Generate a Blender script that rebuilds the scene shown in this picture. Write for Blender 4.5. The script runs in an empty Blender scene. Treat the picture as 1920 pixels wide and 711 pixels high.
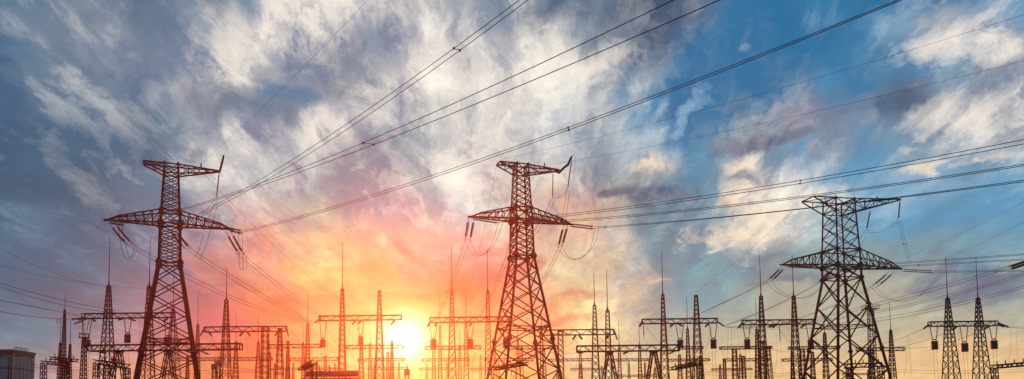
import bpy, math, random
from mathutils import Vector, Matrix
random.seed(7)
sc = bpy.context.scene
col = sc.collection
R_ = math.radians

# ------------------------------------------------------------------ camera
F, PITCH, PY, ROLL, CZ = 1521.03, 0.0693, 671.76, -0.0113, 1.7
cp, sp = math.cos(PITCH), math.sin(PITCH)
FW = Vector((0, cp, sp)); U0 = Vector((0, -sp, cp)); X0 = Vector((1, 0, 0))
cr, sr = math.cos(ROLL), math.sin(ROLL)
RIGHT = X0 * cr + U0 * sr
UP = U0 * cr - X0 * sr
CAM = Vector((0, 0, CZ))
cam = bpy.data.cameras.new('camera'); co = bpy.data.objects.new('camera', cam); col.objects.link(co)
m = Matrix((RIGHT, UP, -FW)).transposed().to_4x4(); m.translation = CAM
co.matrix_world = m
cam.sensor_width = 36; cam.lens = F / 1920 * 36; cam.shift_y = (PY - 355.5) / 1920
cam.clip_start = 0.5; cam.clip_end = 6000
sc.camera = co

def at(px, py, Y):
    "world point seen at this photo pixel, at world depth Y"
    d = FW + RIGHT * ((px - 960) / F) - UP * ((py - PY) / F)
    return CAM + d * (Y / d.y)

def pix(P):
    v = Vector(P) - CAM; d = v.dot(FW)
    return 960 + F * v.dot(RIGHT) / d, PY - F * v.dot(UP) / d

# --------------------------------------------------------------- materials
def mat(name, c, rough=.6, metal=0., var=.25, scale=3., spec=.4):
    m = bpy.data.materials.new(name); m.use_nodes = True
    nt = m.node_tree; b = nt.nodes['Principled BSDF']
    b.inputs['Roughness'].default_value = rough; b.inputs['Metallic'].default_value = metal
    b.inputs['Specular IOR Level'].default_value = spec
    tc = nt.nodes.new('ShaderNodeTexCoord'); n = nt.nodes.new('ShaderNodeTexNoise')
    n.inputs['Scale'].default_value = scale; n.inputs['Detail'].default_value = 4
    nt.links.new(tc.outputs['Object'], n.inputs['Vector'])
    r = nt.nodes.new('ShaderNodeValToRGB')
    r.color_ramp.elements[0].position = .3; r.color_ramp.elements[1].position = .7
    r.color_ramp.elements[0].color = [x * (1 - var) for x in c] + [1]
    r.color_ramp.elements[1].color = [min(1, x * (1 + var)) for x in c] + [1]
    nt.links.new(n.outputs['Fac'], r.inputs['Fac']); nt.links.new(r.outputs['Color'], b.inputs['Base Color'])
    return m
M = dict(
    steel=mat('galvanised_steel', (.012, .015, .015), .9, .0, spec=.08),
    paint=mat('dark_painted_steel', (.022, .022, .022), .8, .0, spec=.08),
    porc=mat('brown_porcelain', (.07, .03, .018), .6, 0, .3),
    glass=mat('green_insulator_glass', (.06, .09, .07), .65, 0, .2),
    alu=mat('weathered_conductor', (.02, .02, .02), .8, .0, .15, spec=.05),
    trap=mat('grey_enamel', (.05, .06, .06), .6, 0, .2),
    wall=mat('building_cladding', (.035, .07, .075), .6, 0, .25, .2),
    pane=mat('building_glass', (.08, .32, .33), .5, 0, .4, .15),
    ground=mat('gravel_and_grass', (.08, .075, .045), .95, 0, .4, .3),
    gravel=mat('access_gravel', (.2, .18, .15), .95, 0, .25, 2),
    tank=mat('transformer_paint', (.13, .12, .11), .6, 0, .2),
)

# ----------------------------------------------------------------- meshes
class MB:
    def __init__(s): s.v = []; s.f = []; s.sm = False
    def bar(s, p, q, w, h=None):
        p = Vector(p); q = Vector(q); d = q - p
        if d.length < 1e-5: return
        d.normalize(); up = Vector((0, 0, 1)) if abs(d.z) < .9 else Vector((0, 1, 0))
        a = d.cross(up).normalized() * (w / 2); b = a.cross(d).normalized() * ((h or w) / 2)
        n = len(s.v)
        for c in (p, q): s.v += [c + a + b, c - a + b, c - a - b, c + a - b]
        s.f += [(n, n + 1, n + 5, n + 4), (n + 1, n + 2, n + 6, n + 5), (n + 2, n + 3, n + 7, n + 6), (n + 3, n, n + 4, n + 7), (n + 3, n + 2, n + 1, n), (n + 4, n + 5, n + 6, n + 7)]
    def box(s, c, sx, sy, sz, yaw=0):
        ca, sa = math.cos(yaw), math.sin(yaw); n = len(s.v)
        for k in (-1, 1):
            for i, j in ((-1, -1), (1, -1), (1, 1), (-1, 1)):
                x, y = i * sx / 2, j * sy / 2
                s.v.append(Vector((c[0] + x * ca - y * sa, c[1] + x * sa + y * ca, c[2] + k * sz / 2)))
        s.f += [(n + 3, n + 2, n + 1, n), (n + 4, n + 5, n + 6, n + 7), (n, n + 1, n + 5, n + 4), (n + 1, n + 2, n + 6, n + 5), (n + 2, n + 3, n + 7, n + 6), (n + 3, n, n + 4, n + 7)]
    def tube(s, pts, rad, seg=6, cap=True):
        pts = [Vector(p) for p in pts]; n0 = len(s.v); k = len(pts)
        rr = rad if isinstance(rad, (list, tuple)) else [rad] * k
        a = None
        for i, p in enumerate(pts):
            d = (pts[min(i + 1, k - 1)] - pts[max(i - 1, 0)]).normalized()
            if a is None:
                up = Vector((0, 0, 1)) if abs(d.z) < .9 else Vector((0, 1, 0)); a = d.cross(up).normalized()
            else: a = (a - d * a.dot(d)).normalized()
            b = d.cross(a)
            for j in range(seg):
                t = 2 * math.pi * j / seg
                s.v.append(p + (a * math.cos(t) + b * math.sin(t)) * rr[i])
        for i in range(k - 1):
            for j in range(seg):
                A = n0 + i * seg; j2 = (j + 1) % seg
                s.f.append((A + j, A + j2, A + seg + j2, A + seg + j))
        if cap:
            s.f.append(tuple(n0 + j for j in reversed(range(seg)))); s.f.append(tuple(n0 + (k - 1) * seg + j for j in range(seg)))
    def ring(s, c, ax, R, r=.02, seg=16):
        ax = Vector(ax).normalized(); up = Vector((0, 0, 1)) if abs(ax.z) < .9 else Vector((0, 1, 0))
        a = ax.cross(up).normalized(); b = ax.cross(a); c = Vector(c)
        n0 = len(s.v)
        for i in range(seg):
            t = 2 * math.pi * i / seg; d = a * math.cos(t) + b * math.sin(t)
            for j in range(4):
                u = math.pi / 2 * j; s.v.append(c + d * (R + r * math.cos(u)) + ax * (r * math.sin(u)))
        for i in range(seg):
            for j in range(4):
                A = n0 + i * 4; B = n0 + ((i + 1) % seg) * 4; s.f.append((A + j, A + (j + 1) % 4, B + (j + 1) % 4, B + j))
    def build(s, name, m, parent=None, origin=None):
        me = bpy.data.meshes.new(name)
        o3 = Vector(origin) if origin is not None else (parent_loc(parent) if parent else Vector((0, 0, 0)))
        me.from_pydata([v - o3 for v in s.v], [], s.f); me.materials.append(m); me.update()
        o = bpy.data.objects.new(name, me); col.objects.link(o)
        if parent: o.parent = parent
        else: o.location = o3
        return o

def parent_loc(p):
    v = Vector((0, 0, 0))
    while p: v += Vector(p.location); p = p.parent
    return v

def tag(o, label=None, cat=None, group=None, kind=None):
    if label: o['label'] = label
    if cat: o['category'] = cat
    if group: o['group'] = group
    if kind: o['kind'] = kind
    return o

def empty(name, loc, label, cat, group=None):
    o = bpy.data.objects.new(name, None); col.objects.link(o); o.location = loc; o.empty_display_size = .5
    return tag(o, label, cat, group)

def lerp(a, b, t): return a + (b - a) * t

# ----------------------------------------------------------- the big pylons
def square(frame, a, b, z):
    C, A, B = frame
    return [C + A * i + B * j + Vector((0, 0, z)) for i, j in ((-a, -b), (a, -b), (a, b), (-a, b))]   # near-left, near-right, far-right, far-left

def faces_brace(mb, lo, hi, w, style='x'):
    for k in range(4):
        k2 = (k + 1) % 4
        if style == 'x': mb.bar(lo[k], hi[k2], w); mb.bar(lo[k2], hi[k], w)
        elif style == 'k':
            mid = (hi[k] + hi[k2]) / 2; mb.bar(lo[k], mid, w); mb.bar(lo[k2], mid, w)
def girt(mb, sq, w):
    for k in range(4): mb.bar(sq[k], sq[(k + 1) % 4], w)
def gusset(mb, sq, s, th=.12):
    for p in sq: mb.tube([p + Vector((0, 0, -s / 2)), p, p + Vector((0, 0, s / 2))], [s * .22, s * .5, s * .22], 8)

def arm_truss(mb, frame, a, b0, b1, z_lo, z_hi, L, side, n, wc, wd, tip_len):
    """lower crossarm: two bottom chords meeting at the tip, two top chords that slope down and end in a steep nose"""
    C, A, B = frame
    def P(x, y, z): return C + A * (side * x) + B * y + Vector((0, 0, z))
    hT = (z_hi - z_lo)
    Ln = L - tip_len
    def half(x): return lerp(b0, b1, (x - a) / (L - a))
    def top(x): return lerp(z_hi, z_lo + hT * .36, (x - a) / (Ln - a))
    for s in (-1, 1):
        mb.bar(P(a, s * half(a), z_lo), P(L, s * half(L), z_lo), wc)
        mb.bar(P(a, s * half(a), z_hi), P(Ln, s * half(Ln), top(Ln)), wc * .85)
        mb.bar(P(Ln, s * half(Ln), top(Ln)), P(L, s * half(L), z_lo), wc * .85)
        xs = [lerp(a, Ln, i / n) for i in range(n + 1)]
        for i, x in enumerate(xs):
            if i: mb.bar(P(x, s * half(x), z_lo), P(x, s * half(x), top(x)), wd)
            if i < n: x2 = xs[i + 1]; mb.bar(P(x, s * half(x), top(x)), P(x2, s * half(x2), z_lo), wd)
    xs = [lerp(a, L, i / (n + 1)) for i in range(n + 2)]
    for i in range(n + 1):
        s = 1 if i % 2 else -1; x, x2 = xs[i], xs[i + 1]
        mb.bar(P(x, s * half(x), z_lo), P(x2, -s * half(x2), z_lo), wd)
        mb.bar(P(x2, -half(x2), z_lo), P(x2, half(x2), z_lo), wd)
    mb.bar(P(Ln, -half(Ln), top(Ln)), P(Ln, half(Ln), top(Ln)), wc)
    mb.bar(P(L - .3, 0, z_lo), P(L + .5, 0, z_lo - .02), .45, .28)

def pylon(C, yaw, q, w, label, kind, body_n, seg_n, horn):
    A = Vector((math.cos(yaw), math.sin(yaw), 0)); B = Vector((-math.sin(yaw), math.cos(yaw), 0)); fr = (C, A, B)
    base = Vector((C.x, C.y, 0))
    root = empty('transmission_pylon', base, label, 'pylon', 'big lattice pylons')
    def P(x, y, z): return C + A * x + B * y + Vector((0, 0, z))
    zg = -C.z
    S = lambda z, a, b: square(fr, a, b, z)
    top = S(q['zT'], q['aT'], q['bT']); U = S(q['zU'], q['aU'], q['bU']); L0 = S(0, q['aL'], q['bL'])
    wa, wb = q['aW'], q['bW']; W = S(q['zW'], wa, wb)
    f = (q['zB'] - q['zU']) / (q['zT'] - q['zU'])
    Bq = S(q['zB'], lerp(q['aU'], q['aT'], f), lerp(q['bU'], q['bT'], f))
    # head
    h = MB()
    for k in range(4): h.bar(L0[k], U[k], w * 1.05); h.bar(U[k], top[k], w * .9)
    girt(h, top, w * .7); girt(h, Bq, w * .6); girt(h, U, w * .8); girt(h, L0, w * .9)
    n = body_n
    lv = [[U[k].lerp(Bq[k], i / n) for k in range(4)] for i in range(n + 1)]
    for i in range(n): faces_brace(h, lv[i], lv[i + 1], w * .48)
    faces_brace(h, Bq, top, w * .45); faces_brace(h, L0, U, w * .5)
    gusset(h, top, w * 2.2); gusset(h, U, w * 3.2); gusset(h, L0, w * 4.6)
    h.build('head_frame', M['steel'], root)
    # waist section
    b = MB()
    if kind == 'waist':
        n = seg_n
        lv = [[W[k].lerp(L0[k], i / n) for k in range(4)] for i in range(n + 1)]
        for i in range(n): faces_brace(b, lv[i], lv[i + 1], w * .55)
    else: faces_brace(b, W, L0, w * .7)
    girt(b, W, w * .8); gusset(b, W, w * 4.4)
    for k in range(4): b.bar(W[k], L0[k], w * 1.25)
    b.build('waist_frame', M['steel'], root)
    # splayed legs
    sl = .157
    def Q(z): d = sl * (q['zW'] - z); return S(z, wa + d, wb + d)
    zs = [q['zW']]; stp = q['step']
    while zs[-1] - stp > zg: zs.append(zs[-1] - stp); stp *= q['grow']
    zs.append(zg)
    for k in range(4):
        l = MB(); l.bar(Q(q['zW'])[k], Q(zg)[k], w * 1.55)
        base4 = Q(zg)[k]; l.box((base4.x, base4.y, .25), 1.1, 1.1, .5, yaw)
        l.build('leg', M['steel'], root)
    br = MB()
    for i in range(len(zs) - 1):
        hi, lo = Q(zs[i]), Q(zs[i + 1])
        if i == len(zs) - 2:
            faces_brace(br, lo, hi, w * .7, 'k'); continue
        if q.get('diag') == 'k': faces_brace(br, lo, hi, w * .72)
        else: faces_brace(br, lo, hi, w * .62)
    zd = q['zdia']; D = Q(zd); girt(br, D, w * .62)
    br.bar(D[0], D[2], w * .4); br.bar(D[1], D[3], w * .4)
    zn = q['znode']; gusset(br, Q(zn), w * 4)
    br.build('leg_bracing', M['steel'], root)
    # crossarms
    for side, Lx in ((-1, q['La']), (1, q['Lb'])):
        a = MB(); arm_truss(a, fr, q['aL'], q['bL'], .18, 0, q['zU'], Lx, side, q['an'], w * .85, w * .45, q['nose'])
        a.build('crossarm', M['steel'], root)
    # upper left bracket: wedge with full body depth at the end
    g = MB()
    t1 = q['t1']
    e0, e1 = P(-t1, -q['bT'], q['zT']), P(-t1, q['bT'], q['zT'])
    for (tp, bt, e) in ((top[0], Bq[0], e0), (top[3], Bq[3], e1)):
        g.bar(tp, e, w * .75); g.bar(bt, e + Vector((0, 0, -.15)), w * .75)
        mt, mbm = tp.lerp(e, .5), bt.lerp(e, .5); g.bar(mt, mbm, w * .4); g.bar(tp, mbm, w * .4)
    g.bar(e0, e1, w * .7); g.bar(top[0], e1, w * .4); g.bar(top[3], e0, w * .4)
    g.build('short_top_arm', M['steel'], root)
    g = MB(); E_ = P(q['t2'], 0, q['zt2'])
    n = q['tn']
    ch = [(top[1], E_ + Vector((0, 0, .12))), (top[2], E_ + Vector((0, 0, .12))), (Bq[2], E_ - Vector((0, 0, .12))), (Bq[1], E_ - Vector((0, 0, .12)))]
    for s_, e in ch: g.bar(s_, e, w * .7)
    for i in range(n):
        A0 = [s_.lerp(e, i / n) for s_, e in ch]; A1 = [s_.lerp(e, (i + 1) / n) for s_, e in ch]
        for k in range(4):
            k2 = (k + 1) % 4
            if i: g.bar(A0[k], A0[k2], w * .4)
            g.bar(A0[k if i % 2 else k2], A1[k2 if i % 2 else k], w * .4)
    m_ = [s_.lerp(e, .55) for s_, e in ch[:2]]; g.bar((m_[0] + m_[1]) / 2, (m_[0] + m_[1]) / 2 + Vector((0, 0, .9)), w * .6)
    g.build('long_top_arm', M['steel'], root)
    if horn:
        hb = MB(); hb.tube(horn[0], horn[1], 8); hb.build('horn_bracket', M['steel'], root)
    return root

qML = dict(zT=10, zB=8.45, zU=2.141, zW=-6.56, aT=1.03, aU=1.41, aL=1.48, aW=1.62, bT=1.04, bU=1.38, bL=1.52, bW=1.72, La=9.35, Lb=9.45,
           t1=4.2, t2=7.5, zt2=9.75, step=2.6, grow=1.1, an=5, nose=1.7, tn=4, zdia=-19.2, znode=-21.3)
qR = dict(zT=15.1, zB=12.3, zU=3.6, zW=-2.76, aT=2.34, aU=2.81, aL=2.9, aW=2.92, bT=2.36, bU=2.8, bL=2.94, bW=2.88, La=14.8, Lb=15.3,
          t1=7.76, t2=16.3, zt2=16.2, step=6.2, grow=1.1, an=5, nose=2.8, tn=5, zdia=-13.6, znode=-18.6)
CL = Vector((-56.05, 131.77, 31.83 + CZ)); CM = Vector((1.95, 141.76, 34.27 + CZ)); CR = Vector((74.17, 180.38, 32.26 + CZ))
YL, YM, YR = .3994, .3461, .2312
hornL = ([at(411, 325, 134), at(413, 318, 134), at(417, 303, 133.6), at(419.5, 291, 133.2)], [.12, .2, .2, .15])
hornM = ([at(1040, 322, 144), at(1048, 324, 144), at(1058, 314, 143.8), at(1065, 309, 143.6), at(1070, 297, 143.3), at(1073.5, 291, 143.2)], [.12, .24, .22, .24, .2, .08])
LP = 'leftmost big pylon'; MP = 'middle big pylon'; RP = 'rightmost big pylon'
pylon(CL, YL, qML, .27, 'leftmost of the three big lattice pylons, standing behind the long left gantry', 'waist', 6, 6, hornL)
pylon(CM, YM, qML, .27, 'middle big lattice pylon, just right of the low sun', 'waist', 6, 6, hornM)
pylon(CR, YR, dict(qR, diag='k'), .30, 'rightmost big lattice pylon, wide dark head and long pointed top arm', 'short', 3, 1, None)

# ------------------------------------------------------------ insulators
def string_mesh(P0, P1, r=.13, pitch=.16, sag=0, lead=.12):
    P0, P1 = Vector(P0), Vector(P1); Ln = (P1 - P0).length
    n = max(6, int(Ln * (1 - 2 * lead) / pitch)); pts = []; rr = []
    def c(t): return P0.lerp(P1, t) - Vector((0, 0, 4 * sag * t * (1 - t)))
    pts.append(c(0)); rr.append(.03)
    for i in range(n):
        t = lead + (1 - 2 * lead) * (i + .1) / n; t2 = lead + (1 - 2 * lead) * (i + .55) / n; t3 = lead + (1 - 2 * lead) * (i + .95) / n
        pts += [c(t), c(t2), c(t3)]; rr += [r * .45, r, r * .4]
    pts.append(c(1)); rr.append(.03)
    return pts, rr

def insulator(P0, P1, label, group='insulator strings on the pylons', mt='porc', r=.24, sag=0., ring=True, name='insulator_string', pitch=.22, lead=.12):
    pts, rr = string_mesh(P0, P1, r, pitch, sag, lead)
    root = empty(name, Vector(P0), label, 'insulator', group)
    b = MB(); b.tube(pts[1:-1], rr[1:-1], 8); b.build('disc_stack', M[mt], root)
    for a_, b_ in ((pts[0], pts[1]), (pts[-2], pts[-1])): e = MB(); e.tube([a_, b_], .045, 5); e.build('end_fitting', M['steel'], root)
    if ring:
        g = MB(); d = Vector(P1) - Vector(P0); g.ring(Vector(P1) - d * .1, d, .34, .025); g.build('grading_ring', M['alu'], root)
    return root

def gpair(pxs, Y0, Y1, who, which, mt, sag=0, r=.25):
    words = ('outer', 'inner')
    out = []
    for i, (x0, y0, x1, y1) in enumerate(pxs):
        out.append((at(x0, y0, Y0), at(x1, y1, Y1)))
        insulator(at(x0, y0, Y0), at(x1, y1, Y1), f'{("left", "right")[i]} paired insulator string {which} of the {who}', mt=mt, sag=sag, r=r, lead=.2)
    return out
s_ll = gpair([(204, 418, 241, 461), (214, 416, 251, 460)], 128.5, 131.5, LP, 'below the left crossarm tip', 'porc', .15)
s_lr = gpair([(423, 433, 450, 480), (432, 432, 459, 480)], 135.5, 138.5, LP, 'below the right crossarm tip', 'porc', .12)
s_lc = gpair([(316, 428, 348, 467), (330, 433, 358, 467)], 133.5, 136.5, LP, 'under the waist', 'porc', .12)
s_ml = gpair([(879, 408, 872, 452), (889, 409, 881, 454)], 139, 142, MP, 'below the left crossarm tip', 'porc')
s_mr = gpair([(1057, 422, 1046, 467), (1065, 421, 1053, 464)], 145, 148, MP, 'below the right crossarm tip', 'porc')
s_mc = gpair([(967, 418, 957, 452), (977, 416, 966, 452)], 143.5, 146, MP, 'under the waist', 'porc')
s_rl = gpair([(1466, 500, 1438, 527), (1473, 500, 1446, 527)], 177, 180, RP, 'below the left crossarm tip', 'glass', .1)
s_rr = gpair([(1668, 508, 1634, 537), (1678, 508, 1643, 538)], 184, 187, RP, 'below the right crossarm tip', 'glass', .2)
s_rc = gpair([(1558, 505, 1531, 532), (1565, 503, 1537, 532)], 182, 185, RP, 'under the waist', 'glass', .1)
def front(x0, y0, x1, y1, Y0, Y1, who, where, mt):
    for k, dz, wd in ((0, .0, 'upper'), (1, -.42, 'lower')):
        a, b = at(x0, y0, Y0) + Vector((0, 0, dz)), at(x1, y1, Y1) + Vector((0, 0, dz))
        insulator(a, b, f'{wd} level insulator string leaving {where} of the {who}', mt=mt, r=.16, lead=.08)
    return at(x1, y1, Y1) + Vector((0, 0, -.2))
f_ll = front(205, 413, 231, 417, 128, 125, LP, 'the left crossarm tip', 'glass')
f_lc = front(318, 414, 344, 414, 130, 127, LP, 'the centre', 'glass')
f_lr = front(430, 428, 453, 433, 135.5, 132.5, LP, 'the right crossarm tip', 'glass')
f_ml = front(884, 406, 935, 414, 138, 135, MP, 'the left crossarm tip', 'glass')
f_mc = front(990, 408, 1036, 414, 140, 137, MP, 'the centre', 'glass')
f_mr = front(1068, 420, 1114, 425, 145, 142, MP, 'the right crossarm tip', 'porc')
f_rl = front(1474, 497, 1536, 500, 176.5, 173.5, RP, 'the left crossarm tip', 'glass')
f_rc = front(1562, 498, 1640, 500, 178, 175, RP, 'the centre', 'glass')
f_rr = front(1690, 505, 1750, 508, 184, 181, RP, 'the right crossarm tip', 'glass')
# hanging strings of the upper arms
insulator(at(411, 322, 134), at(406, 372, 134), f'hanging insulator string at the upper right arm of the {LP}', mt='porc', r=.15, ring=False)
insulator(at(1072.5, 295, 143.2), at(1064, 357, 143.2), f'long hanging insulator string from the horn tip of the {MP}', mt='porc', r=.15, ring=False)
insulator(at(1037, 321, 144), at(1036, 373, 144), f'straight hanging insulator rod under the upper arm of the {MP}', mt='porc', r=.12, ring=False, pitch=.12)
insulator(at(1687.5, 375, 184), at(1684.5, 413, 184), f'outer hanging insulator string at the long top arm of the {RP}', mt='glass', r=.22, ring=False, pitch=.24)
insulator(at(1632, 394, 183), at(1624.5, 432, 183), f'inner hanging insulator string under the long top arm of the {RP}', mt='glass', r=.22, ring=False, pitch=.24)

# ------------------------------------------------------------------ wires
def curve_pts(P0, P1, sag, t1=1., n=28):
    out = []
    for i in range(n + 1):
        t = t1 * i / n; p = P0 + (P1 - P0) * t; out.append(p - Vector((0, 0, 4 * sag * t * (1 - t))))
    return out
def solve_sag(P0, P1, mid):
    def err(s):
        pr = [pix(p) for p in curve_pts(P0, P1, s, 1, 60)]
        for a, b in zip(pr, pr[1:]):
            if min(a[0], b[0]) <= mid[0] <= max(a[0], b[0]) and a[0] != b[0]:
                y = a[1] + (b[1] - a[1]) * (mid[0] - a[0]) / (b[0] - a[0]); return y - mid[1]
        return None
    best = (1e9, 0)
    for k in range(0, 161):
        s = k * .15; e = err(s)
        if e is not None and abs(e) < best[0]: best = (abs(e), s)
    return best[1]
def wire(P0, P1, label, mid=None, sag=0., r=.03, ext=1., group='conductors on the big pylons', name='conductor', cat='power line', n=28):
    P0, P1 = Vector(P0), Vector(P1)
    if mid: sag = solve_sag(P0, P1, mid)
    pts = curve_pts(P0, P1, sag, ext, n)
    b = MB(); b.tube(pts, r, 5); o = b.build(name, M['alu'], None, P0)
    tag(o, label, cat, group); return P0, P1, sag
def spacer(P, Q, label):
    b = MB(); b.bar(P, Q, .05); 
    for p in (P, Q): b.box(p, .16, .16, .16)
    tag(b.build('spacer', M['alu'], None, P), label, 'spacer', 'spacers between twin conductors')
def on(w, t): P0, P1, s = w; return P0 + (P1 - P0) * t - Vector((0, 0, 4 * s * t * (1 - t)))
def t_at_x(w, x):
    best = min((abs(pix(on(w, i / 400))[0] - x), i / 400) for i in range(480)); return best[1]
def twin(P, ends, mids, Y, who, ext=1.25, r=.042, spx=None, up=('upper', 'lower')):
    out = []
    for k in range(2):
        P1 = at(ends[k][0], ends[k][1], Y if not isinstance(Y, tuple) else Y[k])
        out.append(wire(P + Vector((.15 - .3 * k, 0, .15 - .3 * k)), P1, f'{up[k]} twin wire {who}', mids[k], ext=ext, r=r))
    for i, x in enumerate(spx or ()):
        xx = (x, x) if not isinstance(x, tuple) else x
        spacer(on(out[0], t_at_x(out[0], xx[0])), on(out[1], t_at_x(out[1], xx[1])), f'spacer on twin wires {who}')
    return out
twin(f_ll, [(1263, 0), (1350, 0)], [(690, 263), (700, 272)], (46, 44), f'sweeping right from the left crossarm of the {LP}', spx=[(681, 701)], r=.03)
twin(f_lc, [(974, 0), (990, 0)], [(690, 205), (690, 217)], (60, 59.5), f'rising steeply from the centre of the {LP}', spx=[(851, 861)], r=.03)
twin(f_lr, [(1683, 0), (1691, 0)], [(960, 277), (960, 281)], (55, 54.8), f'crossing the sky from the right crossarm of the {LP}', spx=[1066], r=.034)
twin(f_ml, [(1920, 262), (1920, 270)], [(1440, 348), (1440, 353)], 84, f'running right from the left crossarm of the {MP}', spx=[1500])
twin(f_mc, [(1920, 308), (1920, 311)], [(1440, 377), (1440, 379)], 84, f'running right from the centre of the {MP}')
twin(f_mr, [(1920, 338), (1920, 341)], [(1500, 391), (1500, 393)], 84, f'running right from the right crossarm of the {MP}', spx=[1135])
twin(f_rl, [(1920, 476), (1920, 478)], [(1800, 485), (1800, 487)], 150, f'leaving right from the left crossarm of the {RP}', r=.04)
twin(f_rc, [(1920, 486), (1920, 488)], [(1800, 492), (1800, 494)], 150, f'leaving right from the centre of the {RP}', r=.04, spx=[1722])
twin(f_rr, [(1920, 507), (1920, 509)], [(1850, 508), (1850, 510)], 155, f'leaving right from the right crossarm of the {RP}', r=.04, spx=[1790])
SW = 'shield wires'
wire(at(374, 309, 134), at(690, 0, 80), f'thin shield wire rising from the upper arm of the {LP}', (520, 175), r=.012, ext=1.2, group=SW, name='shield_wire')
wire(at(940, 299, 139), at(1920, 28, 84), f'thin shield wire from the left top arm end of the {MP}', (1440, 172), r=.016, ext=1.2, group=SW, name='shield_wire')
wire(at(1031, 309, 143), at(1920, 114, 84), f'thin shield wire from the right top arm of the {MP}', (1440, 229), r=.016, ext=1.2, group=SW, name='shield_wire')
wire(at(1700, 483, 200), at(1920, 380, 160), f'thin wire rising right above the crossarm tip of the {RP}, upper one', None, .3, r=.02, ext=1.1, group=SW, name='shield_wire')
wire(at(1773, 484, 200), at(1920, 416, 160), f'thin wire rising at the right edge beyond the {RP}, lower one', None, .3, r=.02, ext=1.1, group=SW, name='shield_wire')
wire(at(1497, 385, 181), at(1300, 552, 168), f'thin shield wire dropping left from the top arm of the {RP}', (1400, 474), r=.02, group=SW, name='shield_wire')
wire(at(270, 309, 130), at(573, 603, 235), f'thin shield wire dropping behind the {LP} from its left top arm', (420, 425), r=.022, group=SW, name='shield_wire')
wire(at(376, 320, 134), at(677, 590, 230), f'thin shield wire falling right from the upper arm of the {LP}', (500, 447), r=.022, group=SW, name='shield_wire')
wire(at(931, 311, 141), at(840, 640, 235), f'thin shield wire dropping from the left top arm of the {MP}', (896, 480), r=.02, group=SW, name='shield_wire')
wire(at(1014, 330, 144), at(900, 600, 168), f'thin shield wire dropping from the right top arm of the {MP}', (950, 470), r=.016, group=SW, name='shield_wire')
# jumpers through pixel points
def smooth(P, k=6):
    out = []
    for i in range(len(P) - 1):
        a, b, c, d = P[max(i - 1, 0)], P[i], P[i + 1], P[min(i + 2, len(P) - 1)]
        for j in range(k):
            t = j / k
            out.append(.5 * ((2 * b) + (c - a) * t + (2 * a - 5 * b + 4 * c - d) * t * t + (3 * b - a - 3 * c + d) * t ** 3))
    return out + [P[-1]]
def loop(pts, Y0, Y1, label, r=.03, group='jumper loops', name='jumper_wire'):
    n = len(pts) - 1
    P = [at(x, y, lerp(Y0, Y1, i / n)) for i, (x, y) in enumerate(pts)]
    b = MB(); b.tube(smooth(P), r, 5); tag(b.build(name, M['alu'], None, P[0]), label, 'jumper', group)
def loops(pa, pb, Y0, Y1, where, r=.03):
    loop(pa, Y0, Y1, f'left jumper wire {where}', r); loop(pb, Y0, Y1, f'right jumper wire {where}', r)
loops([(222, 421), (226, 455), (232, 478), (240, 486), (248, 478), (252, 463)], [(229, 421), (233, 450), (240, 478), (246, 482), (253, 476), (257, 465)], 127, 132, f'hanging below the left crossarm of the {LP}')
loops([(447, 438), (448, 465), (449, 495), (452, 507), (456, 500), (455, 482)], [(455, 438), (455, 465), (456, 495), (459, 507), (463, 500), (461, 482)], 134, 139, f'hanging below the right crossarm of the {LP}')
loops([(402, 382), (395, 400), (385, 425), (380, 445), (372, 470), (366, 483)], [(409, 382), (402, 404), (392, 440), (386, 462), (380, 475), (374, 486)], 134, 138, f'dropping from the hanging string of the {LP}')
loops([(400, 378), (385, 395), (365, 405), (350, 414)], [(407, 378), (392, 398), (372, 408), (354, 416)], 134, 131, f'from the hanging string to the centre of the {LP}')
loops([(873, 452), (880, 470), (893, 480), (906, 477), (920, 462), (935, 417)], [(883, 454), (890, 470), (900, 479), (912, 474), (928, 456), (942, 420)], 142, 135.5, f'below the left crossarm of the {MP}')
loops([(1049, 467), (1058, 480), (1076, 487), (1094, 480), (1108, 462), (1116, 428)], [(1056, 465), (1066, 482), (1084, 486), (1100, 476), (1116, 455), (1124, 427)], 148, 142, f'below the right crossarm of the {MP}')
loops([(1062, 357), (1059, 380), (1056, 403), (1053, 421)], [(1068, 357), (1065, 380), (1062, 403), (1060, 423)], 143, 144, f'dropping from the horn string of the {MP}')
loops([(1034, 373), (1026, 392), (1012, 415), (998, 438), (975, 455)], [(1040, 374), (1032, 394), (1018, 418), (1003, 442), (980, 458)], 144, 146, f'slanting from the rod insulator of the {MP}')
loop([(1036, 372), (1046, 371), (1056, 366), (1063, 357)], 144, 143.2, f'short curved link between the two upper insulators of the {MP}')
loops([(1437, 528), (1452, 545), (1475, 557), (1500, 560), (1525, 552), (1536, 540)], [(1446, 528), (1462, 545), (1486, 557), (1512, 557), (1532, 546), (1542, 535)], 180, 175, f'below the left crossarm of the {RP}')
loops([(1634, 539), (1650, 555), (1672, 563), (1698, 564), (1722, 556), (1742, 535), (1765, 510)], [(1643, 540), (1660, 556), (1684, 564), (1708, 562), (1732, 550), (1752, 530), (1772, 510)], 187, 181, f'below the right crossarm of the {RP}')
loops([(1683, 414), (1690, 440), (1697, 470), (1703, 495)], [(1688, 414), (1695, 440), (1702, 470), (1708, 495)], 184, 182, f'dropping from the long top arm end of the {RP}')
loops([(1623, 432), (1612, 448), (1600, 466), (1585, 486), (1560, 500)], [(1629, 434), (1618, 452), (1606, 470), (1590, 490), (1566, 504)], 183, 180, f'slanting from the inner hanging string of the {RP}')
loops([(1625, 432), (1645, 431), (1665, 426), (1683, 413)], [(1628, 436), (1648, 435), (1668, 429), (1687, 416)], 183, 184, f'bridging the two hanging strings of the {RP}')
spacer(at(1698, 458, 183.2), at(1692.5, 458, 183.2), f'small spacer on the wires dropping from the top arm of the {RP}')
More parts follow.
